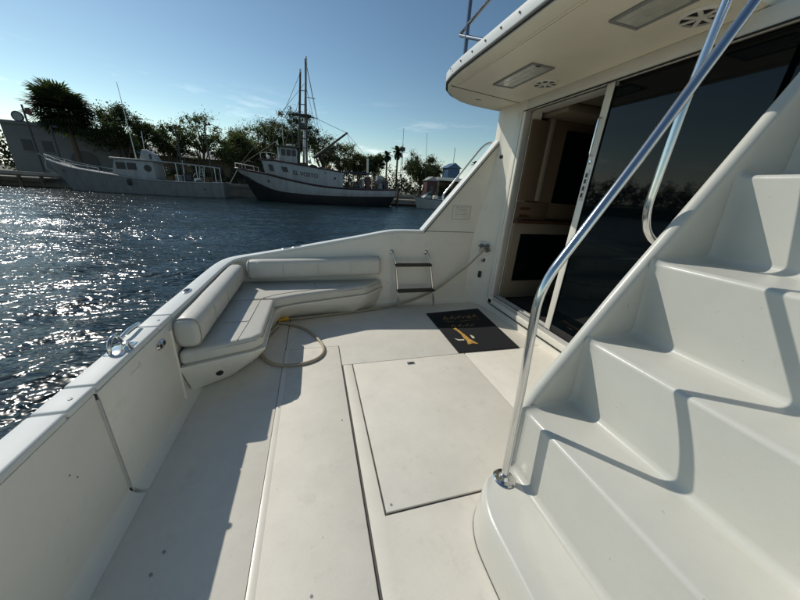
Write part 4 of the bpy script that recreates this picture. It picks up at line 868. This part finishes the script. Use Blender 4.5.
# small motorboat on the right
def motorboat(x0, yc, L, label, cabin=True, group='small motorboats'):
    t = thing('motorboat', (x0+L/2, yc, WZ), label, 'motorboat', group); k = L/5.
    xs = [x0, x0+.5*k, x0+1.4*k, x0+3*k, x0+L]; zt = [.85, .75, .62, .5, .5]; ht = [.08, .45, .8, .95, .9]
    xb = [x0+.7*k, x0+.95*k, x0+1.6*k, x0+3*k, x0+L-.1]; hb = [.02, .2, .5, .7, .68]
    hull(list(zip(xs, xb, ht, hb)), yc, [-1]*5, zt, 'hull', hullw2, t)
    for s in (-1, 1): MB().tube(spline([(x, yc+s*(h+.01), z-.03) for x, h, z in zip(xs, ht, zt)], 3), .04, 5).build('rub_rail', black, t)
    MB().prism([(x0+1.2*k, .6), (x0+2.4*k, .55), (x0+2.25*k, 1.05), (x0+1.75*k, 1.05)], yc-.6, yc+.6, 'y').build('cuddy', hullw2, t, bevel=.05)
    MB().prism([(x0+1.7*k, 1.05), (x0+2.3*k, 1.05), (x0+2.5*k, 1.5), (x0+2.42*k, 1.5)], yc-.55, yc+.55, 'y').build('windscreen', glass, t)
    if cabin:
        for y in (-.5, .5):
            for x in (2.5, 3.7): MB().tube([(x0+x*k, yc+y, .5), (x0+x*k, yc+y, 2.3)], .03, 5).build('top_post', alum, t)
        MB().box(x0+2.2*k, x0+4*k, yc-.7, yc+.7, 2.3, 2.38).build('top', white, t, bevel=.02)
    MB().box(x0+L-.05, x0+L+.35, yc-.2, yc+.2, -.3, 1.1).build('outboard', darkm, t, bevel=.06)
    MB().box(x0+3*k, x0+3.5*k, yc-.4, yc+.4, .5, 1.0).build('helm_seat', white, t, bevel=.05)
    return t
motorboat(13.7, 41.6, 5.0, 'small white open motorboat in front of the dock right of the trawler', False)
motorboat(21.5, 47.4, 6.0, 'white motorboat with a canopy moored by the boat shed', True)

# ---- working clutter on the two fishing boats
def ring_tube(c, R_, r_, name, mt, parent, ax='y'):
    MB().tube([Vector(c)+Vector((R_*math.cos(a), 0, R_*math.sin(a))) for a in [2*math.pi*k/14 for k in range(15)]], r_, 7, False).build(name, mt, parent, smooth=60)
orange = mat('buoy_orange', (.30, .09, .02), .6)
for x, z in ((-4.9, 4.15), (-.2, 4.0), (2.2, 3.6), (5.9, 2.1), (8.1, 2.0)):
    MB().lathe([(0, -.22), (.15, -.18), (.22, 0), (.15, .18), (0, .24)], (x, 41.3, z), n=10).build('buoy', orange if x > 0 else white, tw, smooth=60)
rr = random.Random(5)
for k in range(16):
    x = rr.uniform(-5.2, 9.5); zb = 3.5-.1*x if x < 3.8 else 1.3
    MB().tube([(x, rr.uniform(41.2, 44.5), zb), (x+rr.uniform(-.5, .5), rr.uniform(41.2, 44.5), zb+rr.uniform(.8, 2.6))], rr.uniform(.025, .05), 5).build('gear_pole', rig if k % 3 else alum, tw)
for a, b_ in (((-8.6, 43, 2.9), (-3.9, 41.8, 6.0)), ((4.55, 43, 7.85), (9.6, 41.3, 2.4)), ((-.5, 43, 9.2), (4.2, 41.3, 3.2)), ((.95, 42, 9.0), (3.6, 44.6, 3.2)), ((-2.1, 42.3, 9.8), (-5.5, 41, 3.9))): MB().tube([a, b_], .018, 4).build('stay', rig, tw)
MB().tube([(-3.2, 42.6, 5.6), (-3.2, 42.6, 8.4)], .03, 5).build('whip_aerial', white, tw); MB().lathe([(0, 0), (.5, .02), (.5, .2), (0, .26)], (-2.4, 43, 5.7), n=14).build('radar_dome', white, tw, smooth=50)
MB().tube(spline([(-5.6, 40.5, 3.9), (-5.5, 40.5, 4.5), (-4.0, 40.7, 4.5), (-3.9, 40.7, 3.85)], 4), .03, 5).build('roof_rail', alum, tw)
for k in range(12):
    rr_ = rr.uniform(.2, .42); MB().lathe([(0, -.05), (rr_, 0), (rr_*.9, rr_*.6), (rr_*.4, rr_*.95), (0, rr_)], (rr.uniform(4.4, 9.4), rr.uniform(41.4, 44.2), 1.25), (rr.uniform(-.3, .3), rr.uniform(-.3, .3), 1), 8).build('net_bundle', netm if k % 2 else rig, tw, smooth=60)
for k in range(10):
    rr_ = rr.uniform(.2, .45); MB().lathe([(0, -.05), (rr_, 0), (rr_*.9, rr_*.6), (rr_*.4, rr_*.95), (0, rr_)], (rr.uniform(-16.2, -11), rr.uniform(42.4, 44.6), .75), (rr.uniform(-.3, .3), rr.uniform(-.3, .3), 1), 8).build('net_bundle', netm if k % 2 else rig, fb, smooth=60)
for k in range(12):
    x = rr.uniform(-16.5, -10.8); MB().tube([(x, rr.uniform(42.3, 44.8), .8), (x+rr.uniform(-.4, .4), rr.uniform(42.3, 44.8), rr.uniform(1.8, 4.2))], rr.uniform(.02, .04), 5).build('gear_pole', rig if k % 3 else alum, fb)
MB().tube(spline([(-27.3, 43.6, 2.3), (-28.4, 45, 1.4), (-29.0, 46.95, .85)], 6), .04, 5).build('mooring_line', white, fb)
MB().tube(spline([(-10.3, 43.6, 1.0), (-9.9, 45, .85), (-9.4, 46.95, .85)], 6), .04, 5).build('mooring_line', white, fb)
MB().box(-15.4, -12.6, 42.5, 44.7, 2.72, 2.78).build('awning', mat('grey_canvas', (.12, .13, .13), .8), fb)
